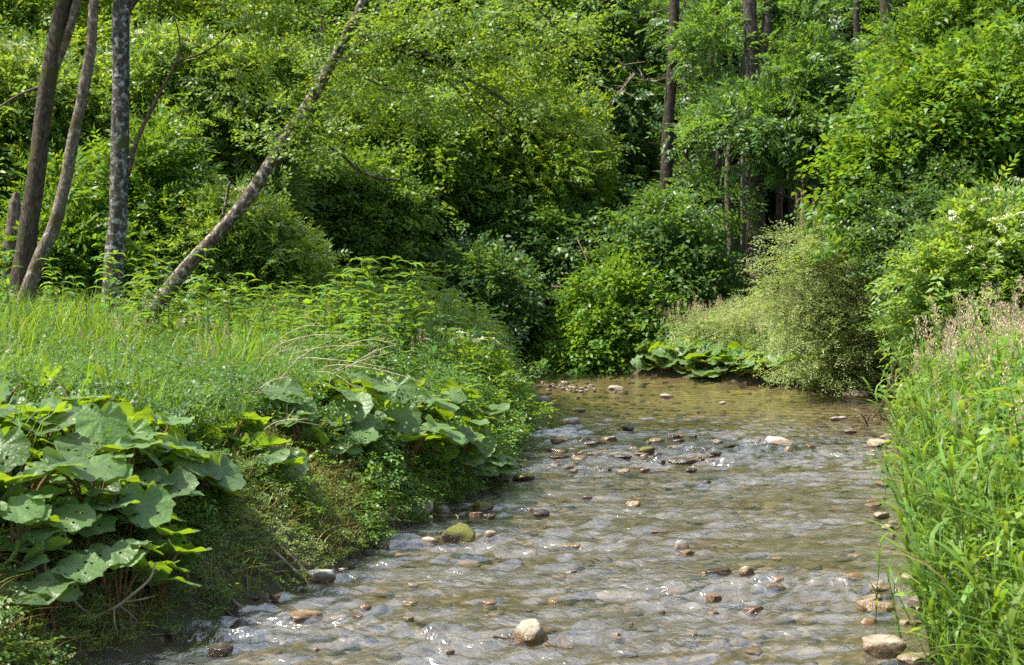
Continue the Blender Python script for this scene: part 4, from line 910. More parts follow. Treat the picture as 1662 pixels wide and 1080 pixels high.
P, s = ground_pts(26000, rng, 1.7, 8.5, 5.0, 22, lambda x, y, s: (s > np.where(y > 11.5, .16, -.03)) & right_side(x, y) & (x < y * .40 + .9) & (rng.random(len(x)) < np.clip(15 / y - .35, .3, 1) * np.where(s < .5, 1, .6)))
P = P[:5600]
P = P[vnoise(np.column_stack([P[:, :2] * 1.7, P[:, 2] * 0]), 63) + rng.uniform(-.5, .5, len(P)) > -.35]
V, fs, mi = stamp(lush, P, rng, .55, 1.25, .2)
tag(obj('reed_grass', mesh('reed_grass', V, fs, [M['reed']], mi)), 'dense bright green reed grass on the right bank', 'grass', kind='stuff')
tall = []
for _ in range(7):
    h = g.uniform(.85, 1.25); mb = reed_stem(g, h, 5, (.006, .012), (.15, .3))
    top = mb.V[0][-1]
    Q = plume(g, 0.0, g.uniform(.14, .24)) + np.array([top[0], top[1], top[2] - .08]); mb.add(Q.reshape(-1, 3), [np.arange(len(Q) * 4).reshape(-1, 4)], 1); tall.append(mb)
P, s = ground_pts(26000, rng, 2.6, 9, 7.5, 22, lambda x, y, s: (s > .25) & right_side(x, y) & (x < y * .40 + .9) & (rng.random(len(x)) < np.clip(.15 + (y - 8.5) * .11, .06, 1)) & (rng.random(len(x)) < np.clip(.2 + .9 * s, 0, 1)))
P = P[:1250]
V, fs, mi = stamp(tall, P, rng)
tag(obj('plume_grass', mesh('plume_grass', V, fs, [M['reed'], M['plume']], mi)), 'tall grass with tan flowering plumes along the top of the right bank', 'grass', kind='stuff')
P, s = ground_pts(9000, rng, 1.9, 7, 5.5, 17, lambda x, y, s: (s > .3) & right_side(x, y) & (x < y * .40 + .6))
P = P[:900]
herb_stuff('undergrowth', 'broad leaved yellow green herbs inside the right bank grass', 'undergrowth', P, rng.uniform(.4, .85, len(P)), 'broad', .62, M['bright'], rng, 3)
P, s = ground_pts(9000, rng, 2.4, 6.6, 24, 31.5, lambda x, y, s: (s > .5) & (s < 3.0) & (x > 2.2) & (y > 23.8))
V, fs, mi = stamp(tall, P[:900], rng, .6, .9)
tag(obj('plume_grass', mesh('plume_grass', V, fs, [M['willow'], M['plume']], mi)), 'pale tall grass on the far bank beside the rounded willow', 'grass', kind='stuff')
# a sprinkling of plumes over the left meadow and far bank
P, s = ground_pts(3000, rng, -8, .2, 11, 25, lambda x, y, s: (s > .8) & (x < .3) & (x > -y * .4))
V, fs, mi = stamp(tall, P[:150], rng, .5, .8)
tag(obj('plume_grass', mesh('plume_grass', V, fs, [M['grass'], M['plume']], mi)), 'thin flowering grass stems scattered over the left bank', 'grass', kind='stuff')

# ------------------------------------------------------------------ single plants
def herb_plant_mesh(g, h, n, L, W, mat):
    """upright stem with pairs of pointed leaves"""
    mb = MB(); lean = g.normal(0, .08, 2)
    mb.add(*tube([(0, 0, -.05), (lean[0] * h * .4, lean[1] * h * .4, h * .5), (lean[0] * h, lean[1] * h, h)], [.006, .005, .002], 7, 5), 0)
    P, D, Nn, Ls, Ws = [], [], [], [], []
    for k in range(n):
        t = .2 + .8 * k / (n - 1); a0 = k * 1.57 + g.normal(0, .3)
        for q in range(3 if k > n - 3 else 2):
            a = a0 + q * (PI if k <= n - 3 else 2.1); f = (1.15 - .55 * t) * g.uniform(.8, 1.2)
            P.append((lean[0] * h * t, lean[1] * h * t, h * t)); D.append((math.cos(a), math.sin(a), g.uniform(-.1, .6))); Nn.append((g.normal(0, .2), g.normal(0, .2), 1)); Ls.append(L * f); Ws.append(W * f)
    P, D, Nn, Ls, Ws = np.array(P), unit(D), unit(Nn), np.array(Ls), np.array(Ws)
    side = unit(np.cross(Nn, D)); up = np.cross(D, side)
    a = P; pts = []
    for t, wv, dz in ((.0, .04, 0), (.3, .5, .05), (.65, .36, .0), (1.0, .02, -.22)):
        c = P + D * (Ls * t)[:, None] + up * (Ls * dz)[:, None]
        pts += [c + side * (Ws * wv)[:, None] + up * (Ws * .15 * (t < .9))[:, None], c, c - side * (Ws * wv)[:, None] + up * (Ws * .15 * (t < .9))[:, None]]
    V = np.stack(pts, 1); m = len(P); b = np.arange(m)[:, None] * 12
    f = []
    for r in range(3):
        for c in range(2): f.append(np.stack([b[:, 0] + r * 3 + c, b[:, 0] + r * 3 + c + 1, b[:, 0] + r * 3 + c + 4, b[:, 0] + r * 3 + c + 3], 1))
    lm = MB(); lm.add(V.reshape(-1, 3), f, 0)
    return mb.mesh('stem', [M['stem']], True), lm.mesh('leaves', [mat], True)
g = np.random.default_rng(44)
HP = [herb_plant_mesh(g, g.uniform(.75, 1.15), int(g.integers(9, 13)), .22, .075, M['herb']) for _ in range(6)]
HB = 'leafy herbs at the front of the left bank'
def herb_plant(x, y, label, group, k, sc=1.0, cat='herb'):
    r = thing('herb_plant', label, cat, (x, y, gz1(x, y)), group, g.uniform(0, 6.28))
    st, lf = HP[k % 6]; obj('stem', st, r); obj('leaves', lf, r); r.scale = (sc,) * 3
    return r
P, s = ground_pts(6000, rng, -4.8, .1, 13.5, 24, lambda x, y, s: (s > .08) & (s < 4.5) & (x < .3) & ((x - 0) / y > -.19) & (rng.random(len(x)) < np.clip(1.3 - s * .2, .2, 1)))
for k in range(165):
    herb_plant(P[k][0], P[k][1], 'leafy green herb among its like, crowding the left bank before the bend', HB, k, g.uniform(.65, 1.12) * (1.3 if -.125 < P[k][0] / P[k][1] < -.045 and P[k][1] > 14.5 else 1.0))

P, s = ground_pts(3000, rng, -8.6, -1.6, 15.2, 19.8, lambda x, y, s: (x > -y * .4) & (rng.random(len(x)) < np.clip((y - 14.5) / 4, 0, 1)))
for k in range(80):
    herb_plant(P[k][0], P[k][1], 'tall leafy weed around the feet of the left bank trees', 'tall weeds around the tree feet', k + 1, g.choice([.5, .7, .9, 1.2, 1.35]))
P, s = ground_pts(4000, rng, 2.2, 6.0, 6.6, 16, lambda x, y, s: (s > .35) & (s < 2.6) & right_side(x, y) & (x < y * .37))
for k in range(52):
    herb_plant(P[k][0], P[k][1], 'leafy weed with pointed leaves standing in the reed grass of the right bank', 'leafy weeds in the right bank grass', k + 3, g.uniform(.7, 1.1))
# butterbur: big round leaves on reddish stalks
def butterbur_mat():
    m, t, N, L = newmat('butterbur_leaf')
    uv = N("ShaderNodeUVMap"); sp = N("ShaderNodeSeparateXYZ"); L(uv.outputs[0], sp.inputs[0])
    geo = N("ShaderNodeNewGeometry"); oi = N("ShaderNodeObjectInfo"); tc = N("ShaderNodeTexCoord")
    def mth(op, a, b=None, c=None):
        n = N("ShaderNodeMath"); n.operation = op
        for k, q in enumerate((a, b, c)):
            if q is None: continue
            if isinstance(q, (int, float)): n.inputs[k].default_value = q
            else: L(q, n.inputs[k])
        return n.outputs[0]
    # veins radiating from the stalk, thinner outward
    fr = mth('PINGPONG', mth('MULTIPLY', sp.outputs['X'], 9.0), 0.5)
    wv = mth('MULTIPLY', fr, mth('ADD', sp.outputs['Y'], .05))
    vein = N("ShaderNodeMapRange"); vein.inputs['From Min'].default_value = .012; vein.inputs['From Max'].default_value = .035; vein.inputs['To Min'].default_value = 1; vein.inputs['To Max'].default_value = 0; L(wv, vein.inputs['Value'])
    n1 = N("ShaderNodeTexNoise"); n1.inputs['Scale'].default_value = 9; n1.inputs['Detail'].default_value = 6; L(tc.outputs['Object'], n1.inputs['Vector'])
    base = ramp(N, L, n1.outputs['Fac'], [(.3, (.060, .125, .028)), (.55, (.085, .165, .038)), (.72, (.125, .195, .055))])
    h = N("ShaderNodeHueSaturation"); mo = N("ShaderNodeMapRange"); mo.inputs['To Min'].default_value = .75; mo.inputs['To Max'].default_value = 1.3; L(oi.outputs['Random'], mo.inputs['Value']); L(mo.outputs[0], h.inputs['Value']); L(base, h.inputs['Color'])
    mx = N("ShaderNodeMix"); mx.data_type = 'RGBA'; L(mth('MULTIPLY', vein.outputs[0], .55), mx.inputs['Factor']); L(h.outputs[0], mx.inputs['A']); mx.inputs['B'].default_value = (.22, .27, .13, 1)
    p = N("ShaderNodeBsdfPrincipled"); L(mx.outputs['Result'], p.inputs['Base Color']); p.inputs['Roughness'].default_value = .45; p.inputs['Specular IOR Level'].default_value = .45
    p.inputs['Sheen Weight'].default_value = .12; p.inputs['Sheen Roughness'].default_value = .5
    v = N("ShaderNodeTexVoronoi"); v.inputs['Scale'].default_value = 48; L(tc.outputs['Object'], v.inputs['Vector'])
    b = N("ShaderNodeBump"); b.inputs['Distance'].default_value = .012; b.inputs['Strength'].default_value = .3; L(v.outputs['Distance'], b.inputs['Height']); L(b.outputs[0], p.inputs['Normal'])
    tr = N("ShaderNodeBsdfTranslucent"); tr.inputs['Color'].default_value = (.34, .50, .015, 1)
    ms = N("ShaderNodeMixShader"); ms.inputs[0].default_value = .36; L(p.outputs[0], ms.inputs[1]); L(tr.outputs[0], ms.inputs[2])
    # a few insect holes
    v2 = N("ShaderNodeTexVoronoi"); v2.inputs['Scale'].default_value = 26; L(tc.outputs['Object'], v2.inputs['Vector'])
    s2 = N("ShaderNodeSeparateColor"); L(v2.outputs['Color'], s2.inputs[0])
    hole = mth('MULTIPLY', mth('LESS_THAN', v2.outputs['Distance'], .3), mth('GREATER_THAN', s2.outputs[0], .86))
    tp = N("ShaderNodeBsdfTransparent"); m2 = N("ShaderNodeMixShader"); L(hole, m2.inputs[0]); L(ms.outputs[0], m2.inputs[1]); L(tp.outputs[0], m2.inputs[2])
    o = N("ShaderNodeOutputMaterial"); L(m2.outputs[0], o.inputs[0]); return m
M['butterbur'] = butterbur_mat()
def bb_leaf(g, R, cup):
    nr, na = 8, 48
    th = np.linspace(-PI, PI, na, endpoint=False); rr = (np.arange(nr + 1) / nr)
    lob = 1 + .035 * np.sin(9 * th + g.uniform(0, 6)) + .03 * np.sin(15 * th + g.uniform(0, 6)) + .025 * np.sin(29 * th + g.uniform(0, 6)) + .05 * np.sin(3 * th + g.uniform(0, 6))
    lob *= 1 - .62 * np.exp(-((PI - np.abs(th)) / .33) ** 2); lob *= 1 + .16 * np.cos(th)
    ph = g.uniform(0, 6.28)
    TH, RR = np.meshgrid(th, rr); Rm = R * RR * lob
    X, Y = Rm * np.cos(TH), Rm * np.sin(TH)
    Z = R * (cup[0] * RR ** 2 + cup[1] * RR ** 2 * np.cos(2 * TH + ph) + .035 * RR * np.cos(9 * TH) + .05 * RR ** 3 * np.cos(5 * TH + ph * 2) - .10 * RR ** 2 * np.maximum(np.cos(TH), 0))
    V = np.stack([X, Y, Z], -1).reshape(-1, 3); uv = np.stack([TH / (2 * PI) + .5, RR], -1).reshape(-1, 2)
    i = np.arange(nr)[:, None] * na; j = np.arange(na); j2 = (j + 1) % na
    Q = np.stack([i + j, i + j2, i + na + j2, i + na + j], -1).reshape(-1, 4)
    return mesh('leaf', V, [Q], [M['butterbur']], smooth=True, uv=uv)
g = np.random.default_rng(52)
BL = [bb_leaf(g, g.uniform(.125, .195), (g.uniform(-.12, .22), g.uniform(.06, .2))) for _ in range(10)]
def butterbur_proto(nl, Hh, g, sc=1.0):
    root = thing('butterbur_plant', 'butterbur plant', 'plant', (0, 0, 0))
    for k in range(nl):
        az = k * 2.4 + g.normal(0, .3); hz = Hh * g.uniform(.45, 1.05); out = Hh * g.uniform(.25, .55)
        top = Vector((out * math.cos(az), out * math.sin(az), hz))
        lf = obj('leaf', BL[int(g.integers(10))], root, top)
        tilt = g.uniform(-.15, .95)
        lf.rotation_euler = (g.normal(0, .18), tilt, az + g.normal(0, .5))
        lf.scale = (sc * g.choice([.55, .75, .95, 1.1, 1.3]),) * 3
        mb = MB(); inv = lf.matrix_basis.inverted()
        pts = [inv @ Vector((g.normal(0, .03), g.normal(0, .03), -.1)), inv @ (top * .5 + Vector((0, 0, .06))), inv @ (top * .88 + Vector((0, 0, .02))), Vector((0, 0, -.004))]
        mb.add(*tube([tuple(p) for p in pts], [.011, .009, .007, .006], 10, 6), 0)
        obj('stalk', mb.mesh('stalk', [M['red_stalk']], True), lf)
    return root
BP = [butterbur_proto(n, h, g) for n, h in ((10, .43), (11, .48), (8, .35), (10, .50), (5, .28))]
BPU = [0] * 5
def butterbur(v, x, y, label, group, rz, sc=1.0, dz=0.0):
    r = BP[v] if not BPU[v] else copy_tree(BP[v]); BPU[v] += 1
    r.location = (x, y, gz1(x, y) + dz); r.rotation_euler = (0, 0, rz); r.scale = (sc,) * 3
    r['label'] = label
    if group: r['group'] = group
    return r
G1, G2, G3 = 'butterbur clump on the near left bank', 'butterbur clump further along the left bank', 'butterbur on the far bank'
L1 = 'butterbur with large grey green leaves, one of the clump nearest on the left bank'
for k, (x, y, v, sc) in enumerate([(-3.15, 8.5, 1, 1.0), (-2.75, 8.15, 3, 1.0), (-2.45, 8.5, 0, 1.0), (-2.2, 8.85, 1, .95), (-1.95, 9.05, 3, .9), (-2.6, 9.0, 3, 1.05), (-3.0, 9.3, 0, 1.05), (-2.35, 9.45, 1, .95),
                                   (-3.4, 9.0, 3, 1.0), (-2.05, 8.6, 2, .9), (-3.6, 8.4, 1, 1.0), (-3.0, 8.75, 0, 1.0), (-2.15, 9.35, 3, .9), (-1.85, 9.45, 2, .9), (-2.9, 7.65, 2, 1.0), (-2.55, 7.9, 2, .95), (-3.3, 7.9, 0, 1.0), (-2.25, 8.35, 4, 1.0), (-3.7, 9.8, 1, 1), (-2.75, 10.0, 0, 1)]):
    butterbur(v, x + .02 - (.2 if x > -2.3 else 0), y - .30, L1, G1, k * 1.7 + .4, sc)
L2 = 'butterbur with round green leaves, one of the second clump, right of the dry stalks'
for k, (x, y, v, sc) in enumerate([(-1.45, 11.9, 1, 1.0), (-1.1, 12.3, 3, .95), (-.85, 12.7, 0, .95), (-.65, 13.3, 1, .85), (-1.2, 13.0, 3, 1.0), (-1.6, 12.7, 0, 1.0), (-.9, 13.7, 3, .9), (-.45, 13.9, 2, .9), (-1.75, 12.1, 2, 1), (-.55, 14.6, 0, .8)]):
    butterbur(v, x + .17, y - .05, L2, G2, k * 2.1, sc * 1.15)
    if k < 7: butterbur((v + 1) % 4, x + .34, y + .25, L2, G2, k * 2.1 + 1, sc)
for k, (x, y, v, sc) in enumerate([(-2.38, 7.3, 2, .9), (-2.15, 7.75, 0, .9), (-2.0, 8.05, 2, .9), (-3.0, 7.3, 3, .9), (-2.6, 7.35, 0, .9), (-3.25, 8.2, 3, 1), (-3.9, 9.2, 1, 1), (-3.5, 9.5, 3, 1), (-3.1, 10.2, 3, 1), (-2.3, 9.9, 0, .95), (-2.05, 10.3, 2, .9)]):
    butterbur(v, x, y, L1, G1, k * 2.3 + .9, sc)
for k, (x, y, v, sc) in enumerate([(-1.75, 10.0, 2, .8), (-1.62, 11.0, 0, .85), (-1.85, 11.3, 3, .9), (-1.35, 11.4, 2, .9)]):
    butterbur(v, x, y, 'smaller butterbur filling the gap between the two butterbur clumps of the left bank', 'butterbur between the two clumps', k * 2.3, sc)
butterbur(4, -1.66, 10.4, 'small bright butterbur standing alone on the brownish slope between the clumps', None, .5, .8)
butterbur(2, -1.95, 12.6, 'dark leaved butterbur in the grass behind the dry stalks', None, 1.2, 1.0)
butterbur(2, -2.12, 8.12, 'butterbur with leaves drooping down the slope to the water', None, 5.6, 1.0, -.1)
L3 = 'butterbur in the low row of round leaves at the water on the far bank'
for k in range(30):
    x = 2.85 + 2.75 * k / 29 + g.normal(0, .05); y = np.interp(x, [2.9, 4.1, 4.9, 5.7], [29.0, 27.6, 26.3, 24.5]) + g.uniform(.1, .6)
    butterbur(k % 4, x, y, L3, G3, k * 1.3, g.uniform(1.0, 1.25), -.16)
for k, (x, y) in enumerate([(5.75, 24.75), (6.05, 24.3), (6.25, 24.6), (5.95, 25.0)]):
    butterbur(1, x, y, 'large leaved butterbur beneath the arching stems of the rounded willow', 'butterbur under the willow', k * 1.9, 1.05)

# dry bleached stalks fallen over the left bank
g = np.random.default_rng(61)
for k, (x0, y0, x1, y1, d) in enumerate([(440, 575, 560, 545, 13), (470, 590, 640, 600, 12.6), (500, 640, 640, 570, 12), (420, 600, 600, 560, 13.2), (450, 560, 530, 530, 14), (390, 730, 500, 680, 10.6), (380, 700, 470, 610, 11),
                                         (430, 660, 520, 560, 11.4), (520, 600, 700, 625, 12.8), (480, 620, 590, 640, 12), (540, 580, 650, 560, 13.4), (350, 690, 440, 640, 11.2), (400, 640, 450, 560, 12), (560, 610, 640, 560, 12.6)]):
    a, b = np.array(px(x0, y0, d)), np.array(px(x1, y1, d - .3)); base = a.copy()
    mb = MB(); md = (b - a) * .5 + np.array([0, 0, .05 + g.uniform(0, .08)])
    mb.add(*tube([np.array([g.normal(0, .1), .15, gz1(a[0], a[1]) - a[2] - .02]), np.zeros(3) + [0, .02, 0], md, b - a], [.005, .004, .0035, .002], 16, 5))
    for q in range(4):
        t = g.uniform(.25, .9); p0 = md * t if t < .5 else md + (b - a - md) * (t - .5) * 1.6; mb.add(*tube([p0, p0 + g.normal(0, .1, 3) + (b - a) * .12], [.0025, .001], 4, 4))
    tag(obj('dry_stalk', mb.mesh('dry_stalk', [M['dry']], True), None, tuple(base)), 'thin bleached dry stalk lying across the green herbs of the left bank', 'dry stalk', 'dry stalks on the left bank')

# single reed stems standing out over the water on the right
for k, (x, y, d, h, lab) in enumerate([(1420, 1010, 8.3, .62, 'lone green reed stem leaning over the pale slab at the right edge'), (1468, 1050, 7.8, .5, 'reed with drooping blades above the stone in the lower right corner'), (1432, 800, 12.2, .5, 'thin reed standing free of the right bank, above the two small stones')]):
    q = px(x, y, d); mb = reed_stem(g, h, 8, (.008, .014), (.18, .34))
    tag(obj('reed', mb.mesh('reed', [M['reed']]), None, (q[0], q[1], gz1(q[0], q[1]))), lab, 'reed')

# ------------------------------------------------------------------ stones
import bmesh
def rock_mesh(seed, sx, sy, sz, cuts=9, rough=.10, sub=3, mat=None, flat=False):
    g = np.random.default_rng(seed); bm = bmesh.new(); bmesh.ops.create_icosphere(bm, subdivisions=sub, radius=1)
    V = np.array([v.co[:] for v in bm.verts])
    for k in range(cuts):
        n = unit(g.normal(size=3) * ([1, 1, .5] if flat else [1, 1, 1])); o = g.uniform(.55, .9)
        t = V @ n - o; V = V - np.maximum(t, 0)[:, None] * n * .92
    if flat: V[:, 2] = np.clip(V[:, 2], -1, .55 + .1 * V[:, 0])
    V *= (1 + rough * vnoise(V * 2.1, seed) + rough * .45 * vnoise(V * 5.5, seed + 1) + rough * .2 * vnoise(V * 12, seed + 2))[:, None]
    V -= (V.max(0) + V.min(0)) / 2; V /= np.abs(V).max(0)
    V *= [sx, sy, sz]
    for v, c in zip(bm.verts, V): v.co = c
    me = bpy.data.meshes.new('stone'); bm.to_mesh(me); bm.free()
    me.polygons.foreach_set('use_smooth', np.ones(len(me.polygons), bool)); me.materials.append(M[mat]); return me
NS = 0
def stone(x, y, wpx, hpx, mat, label, flat=False, group=None, rz=None, depth=None):
    """x, y: photo pixel where its foot meets the water; width and visible height in photo pixels"""
    global NS; NS += 1
    d = wd(y); g = np.random.default_rng(900 + NS)
    sx = wpx / F * d / 2; hz = hpx / F * d * (.85 if hpx < 20 else 1); sy = depth or sx * g.uniform(.65, .95)
    sub = max(.03, hz * .5)
    X, Y = (x - CX) / F * d, d + sy * .8
    z0 = max(gz1(X, Y), 0) if float(sdist([X], [Y])[0]) > 0 else 0
    me = rock_mesh(1000 + NS, sx, sy, (hz + sub) / 2, 10, .10, 4 if wpx > 30 else 3, mat, flat)
    o = obj('stone', me, None, (X, Y, z0 - sub + (hz + sub) / 2)); o.rotation_euler = (g.normal(0, .06), g.normal(0, .05), g.normal(0, .25) if rz is None else rz)
    return tag(o, label, 'stone', group)
st = stone
st(862, 1043, 56, 30, 'rk_tan', 'rounded tan boulder wet orange at its foot, alone in the near water')
st(742, 880, 58, 26, 'rk_moss', 'two humped stone thickly covered in moss, in the water off the left bank', depth=.16)
st(697, 883, 30, 13, 'rk_pale', 'small pale oval stone touching the two humped mossy stone')
st(796, 874, 24, 14, 'rk_tan', 'small brown stone right of the two humped mossy stone')
st(783, 830, 38, 16, 'rk_moss', 'dark mossy stone beside the left bank, behind the two humped one')
st(680, 842, 46, 20, 'rk_halfmoss', 'long pale stone with moss on its left half, against the left bank', flat=True)
st(720, 833, 20, 14, 'rk_grey', 'grey stone between the long half mossy stone and the dark mossy stone')
st(748, 828, 26, 8, 'rk_dark', 'flat dark wet stone behind the grey stone at the left bank', flat=True)
st(660, 847, 20, 9, 'rk_tan', 'small brown stone at the left end of the long half mossy stone')
st(772, 839, 24, 8, 'rk_red', 'reddish wet stone right before the dark mossy stone', flat=True)
st(795, 840, 22, 6, 'rk_dark', 'thin dark stone just right of the reddish wet stone', flat=True)
st(878, 838, 30, 10, 'rk_dark', 'dark wet stone by itself, right of the mossy stones')
st(848, 780, 40, 13, 'rk_moss', 'mossy stone at the end of the twig debris on the left bank')
st(822, 779, 34, 12, 'rk_pale', 'pale flat stone in the twig debris, touching a mossy stone', flat=True)
st(827, 784, 10, 8, 'rk_pale', 'tiny pale pebble before the debris on the left bank')
st(520, 948, 52, 22, 'rk_grey', 'long smooth brown grey stone under the left bank sedge', flat=True)
st(492, 1009, 60, 13, 'rk_tan', 'flat tan slab lying in the water near the lower left', flat=True)
st(462, 1003, 34, 12, 'rk_dark', 'dark stone tip leaning on the flat tan slab at lower left')
st(386, 1022, 36, 14, 'rk_dark', 'dark wet stone before the left bank, below the slab')
st(355, 1062, 44, 14, 'rk_dark', 'broad dark wet stone nearest the lower left bank', flat=True)
st(405, 976, 30, 12, 'rk_dark', 'dark stone tucked under the left bank moss')
st(618, 892, 26, 10, 'rk_dark', 'small dark stone at the foot of the left bank slope')
st(632, 862, 22, 8, 'rk_dark', 'black wet stone just left of the pale oval stone, at the bank')
st(592, 988, 24, 8, 'rk_red', 'small reddish stone breaking the riffle left of the tan boulder')
st(1106, 893, 28, 15, 'rk_grey', 'pointed grey stone in mid stream with a brown stone before it')
st(1112, 903, 36, 10, 'rk_orange', 'brown wet stone in front of the pointed grey stone')
st(1213, 933, 28, 14, 'rk_tan', 'round yellowish stone at the right end of the dark mid stream stones')
st(1168, 935, 44, 11, 'rk_dark', 'long dark wet stone left of the round yellowish stone', flat=True)
st(1262, 944, 22, 9, 'rk_tan', 'small tan stone a little right of the round yellowish stone')
st(1262, 957, 32, 8, 'rk_orange', 'orange stone under thin water below the small tan stone', flat=True)
st(1225, 996, 34, 10, 'rk_red', 'reddish grey stone in the near water, right of the middle', flat=True)
st(1160, 972, 26, 6, 'rk_orange', 'low orange brown stone below the dark mid stream stones', flat=True)
st(1388, 938, 34, 8, 'rk_orange', 'bright orange stone just awash near the right bank')
st(1430, 957, 34, 14, 'rk_pale', 'white rough stone near the right bank, below the bright orange stone')
st(1476, 942, 24, 12, 'rk_pale', 'small pale stone at the right bank beside the white rough stone')
st(1425, 993, 62, 15, 'rk_tan', 'pale flat slab reaching out from the right bank', flat=True)
st(1418, 978, 34, 10, 'rk_pale', 'low pale stone behind the flat slab of the right bank', flat=True)
st(1490, 984, 30, 16, 'rk_grey', 'grey brown block between the slab and the bank grass')
st(1524, 990, 44, 22, 'rk_pale', 'large pale block half under the right bank grass')
st(1410, 1010, 26, 7, 'rk_orange', 'small orange stone in front of the flat slab of the right bank')
st(1438, 1062, 70, 24, 'rk_tan', 'long sloping tan slab in the lower right corner', flat=True)
st(1490, 1078, 60, 14, 'rk_pale', 'pale slab at the very bottom beneath the bank grass', flat=True)
st(1433, 842, 28, 10, 'rk_pale', 'pale flat stone below the reed tips at the right bank', flat=True)
st(1442, 858, 20, 7, 'rk_pale', 'tiny white stone just below the pale flat stone by the reeds')
st(1028, 822, 26, 9, 'rk_orange', 'orange stone alone in the riffle of the middle reach')
st(952, 810, 20, 5, 'rk_red', 'thin reddish stone left of the lone orange stone', flat=True)
st(1148, 784, 16, 5, 'rk_dark', 'small black stone alone in the smooth water of mid stream')
st(1020, 698, 22, 9, 'rk_dark', 'dark wedge of stone standing alone beyond the riffle')
st(928, 688, 30, 11, 'rk_pale', 'white crumbly stone off the tip of the left bank')
st(940, 669, 24, 6, 'rk_grey', 'grey stone beyond the white crumbly stone', flat=True)
st(880, 655, 42, 13, 'rk_grey', 'large grey slab beside the elder at the tip of the left bank', flat=True)
st(1000, 633, 28, 8, 'rk_pale', 'pale low stone on the far gravel patch')
st(916, 624, 12, 6, 'rk_pale', 'little pale stone at the top of the far gravel patch')
st(1083, 646, 24, 7, 'rk_pale', 'white stone alone in the calm far water')
st(1174, 655, 12, 4, 'rk_pale', 'smallest white stone in the calm far water, right of the other')
st(1362, 683, 32, 7, 'rk_grey', 'smooth grey flat stone near the twigs of the right bank', flat=True)
st(1381, 703, 22, 6, 'rk_pale', 'small pale stone in front of the smooth grey flat stone')
st(1393, 646, 50, 16, 'rk_tan', 'big brown boulder at the foot of the rounded willow')
st(1265, 722, 52, 13, 'rk_pale', 'widest pale stone in the riffle toward the right')
st(1224, 718, 26, 6, 'rk_tan', 'tan stone left of the widest pale stone in the riffle')
st(1280, 733, 14, 9, 'rk_tan', 'small upright stone in front of the widest pale stone')
st(1430, 727, 40, 14, 'rk_tan', 'flat brown slab at the right bank below the twigs', flat=True)
st(1440, 712, 26, 8, 'rk_pale', 'pale flake behind the brown slab of the right bank', flat=True)
st(1318, 726, 20, 5, 'rk_red', 'reddish stone between the widest pale stone and the right bank')
# the band of dark slabs across the riffle
st(1010, 746, 34, 9, 'rk_dark', 'dark slab at the left of the riffle band, below the wedge', flat=True)
st(1050, 737, 30, 12, 'rk_moss', 'mossy dark slab in the middle of the riffle band', flat=True)
st(1065, 718, 22, 6, 'rk_tan', 'brown slab at the back of the riffle band', flat=True)
st(1100, 711, 22, 5, 'rk_tan', 'tan flake at the back right of the riffle band', flat=True)
st(1132, 745, 36, 7, 'rk_grey', 'grey slab toward the right of the riffle band', flat=True)
st(1162, 741, 20, 11, 'rk_dark', 'dark block at the right end of the riffle band')
st(1110, 753, 50, 8, 'rk_dark', 'longest dark slab at the front of the riffle band', flat=True)
st(1068, 742, 16, 10, 'rk_dark', 'dark upright stone beside the mossy slab of the riffle band')
st(905, 733, 34, 5, 'rk_dark', 'thin dark slab at the far left of the riffle', flat=True)
st(908, 744, 36, 5, 'rk_dark', 'thin dark slab in front of the other thin slab at the left of the riffle', flat=True)
st(972, 720, 30, 5, 'rk_dark', 'low dark slab behind the left of the riffle band', flat=True)
st(932, 742, 16, 5, 'rk_dark', 'short dark stone right of the two thin slabs')
# small unremarkable stones
g = np.random.default_rng(71)
for k in range(44):
    x, y = g.uniform(890, 1190), g.uniform(708, 768); st(x, y, g.uniform(10, 32), g.uniform(3, 7), g.choice(['rk_dark', 'rk_dark', 'rk_grey', 'rk_tan']), 'low wet stone among many in the band of stones across the riffle', True, 'small stones of the riffle band')
for k in range(40):
    x = g.normal(925, 38); y = g.normal(631, 4.5)
    if x > 862: st(x, y, g.uniform(5, 13), g.uniform(2, 4), g.choice(['rk_tan', 'rk_grey', 'rk_pale']), 'pebble of the gravel patch in the far water', True, 'pebbles of the far gravel patch')
for k in range(34):
    y = g.uniform(790, 1070); x = g.uniform(np.interp(y, [790, 1070], [800, 330]), 1440)
    st(x, y, g.uniform(10, 30), g.uniform(1, 4), g.choice(['rk_tan', 'rk_orange', 'rk_red', 'rk_grey', 'rk_tan']), 'small cobble barely breaking the surface of the near stream', True, 'cobbles awash in the near stream')
for k in range(24):
    y = g.uniform(690, 1040); x = np.interp(y, [650, 730, 800, 900, 970, 1080], [1450, 1440, 1440, 1455, 1490, 1470]) - abs(g.normal(0, 14)) + 6
    st(x, y, g.uniform(8, 22), g.uniform(3, 7), g.choice(['rk_tan', 'rk_pale', 'rk_grey']), 'small stone washed up along the edge of the right bank', True, 'small stones along the right bank')
for k in range(24):
    y = g.uniform(785, 1060); x = np.interp(y, [780, 850, 880, 930, 985, 1060], [775, 665, 605, 545, 385, 205]) + abs(g.normal(0, 14)) - 4
    st(x, y, g.uniform(10, 24), g.uniform(3, 8), g.choice(['rk_dark', 'rk_dark', 'rk_red', 'rk_grey']), 'small dark wet stone along the edge of the left bank', True, 'small stones along the left bank')
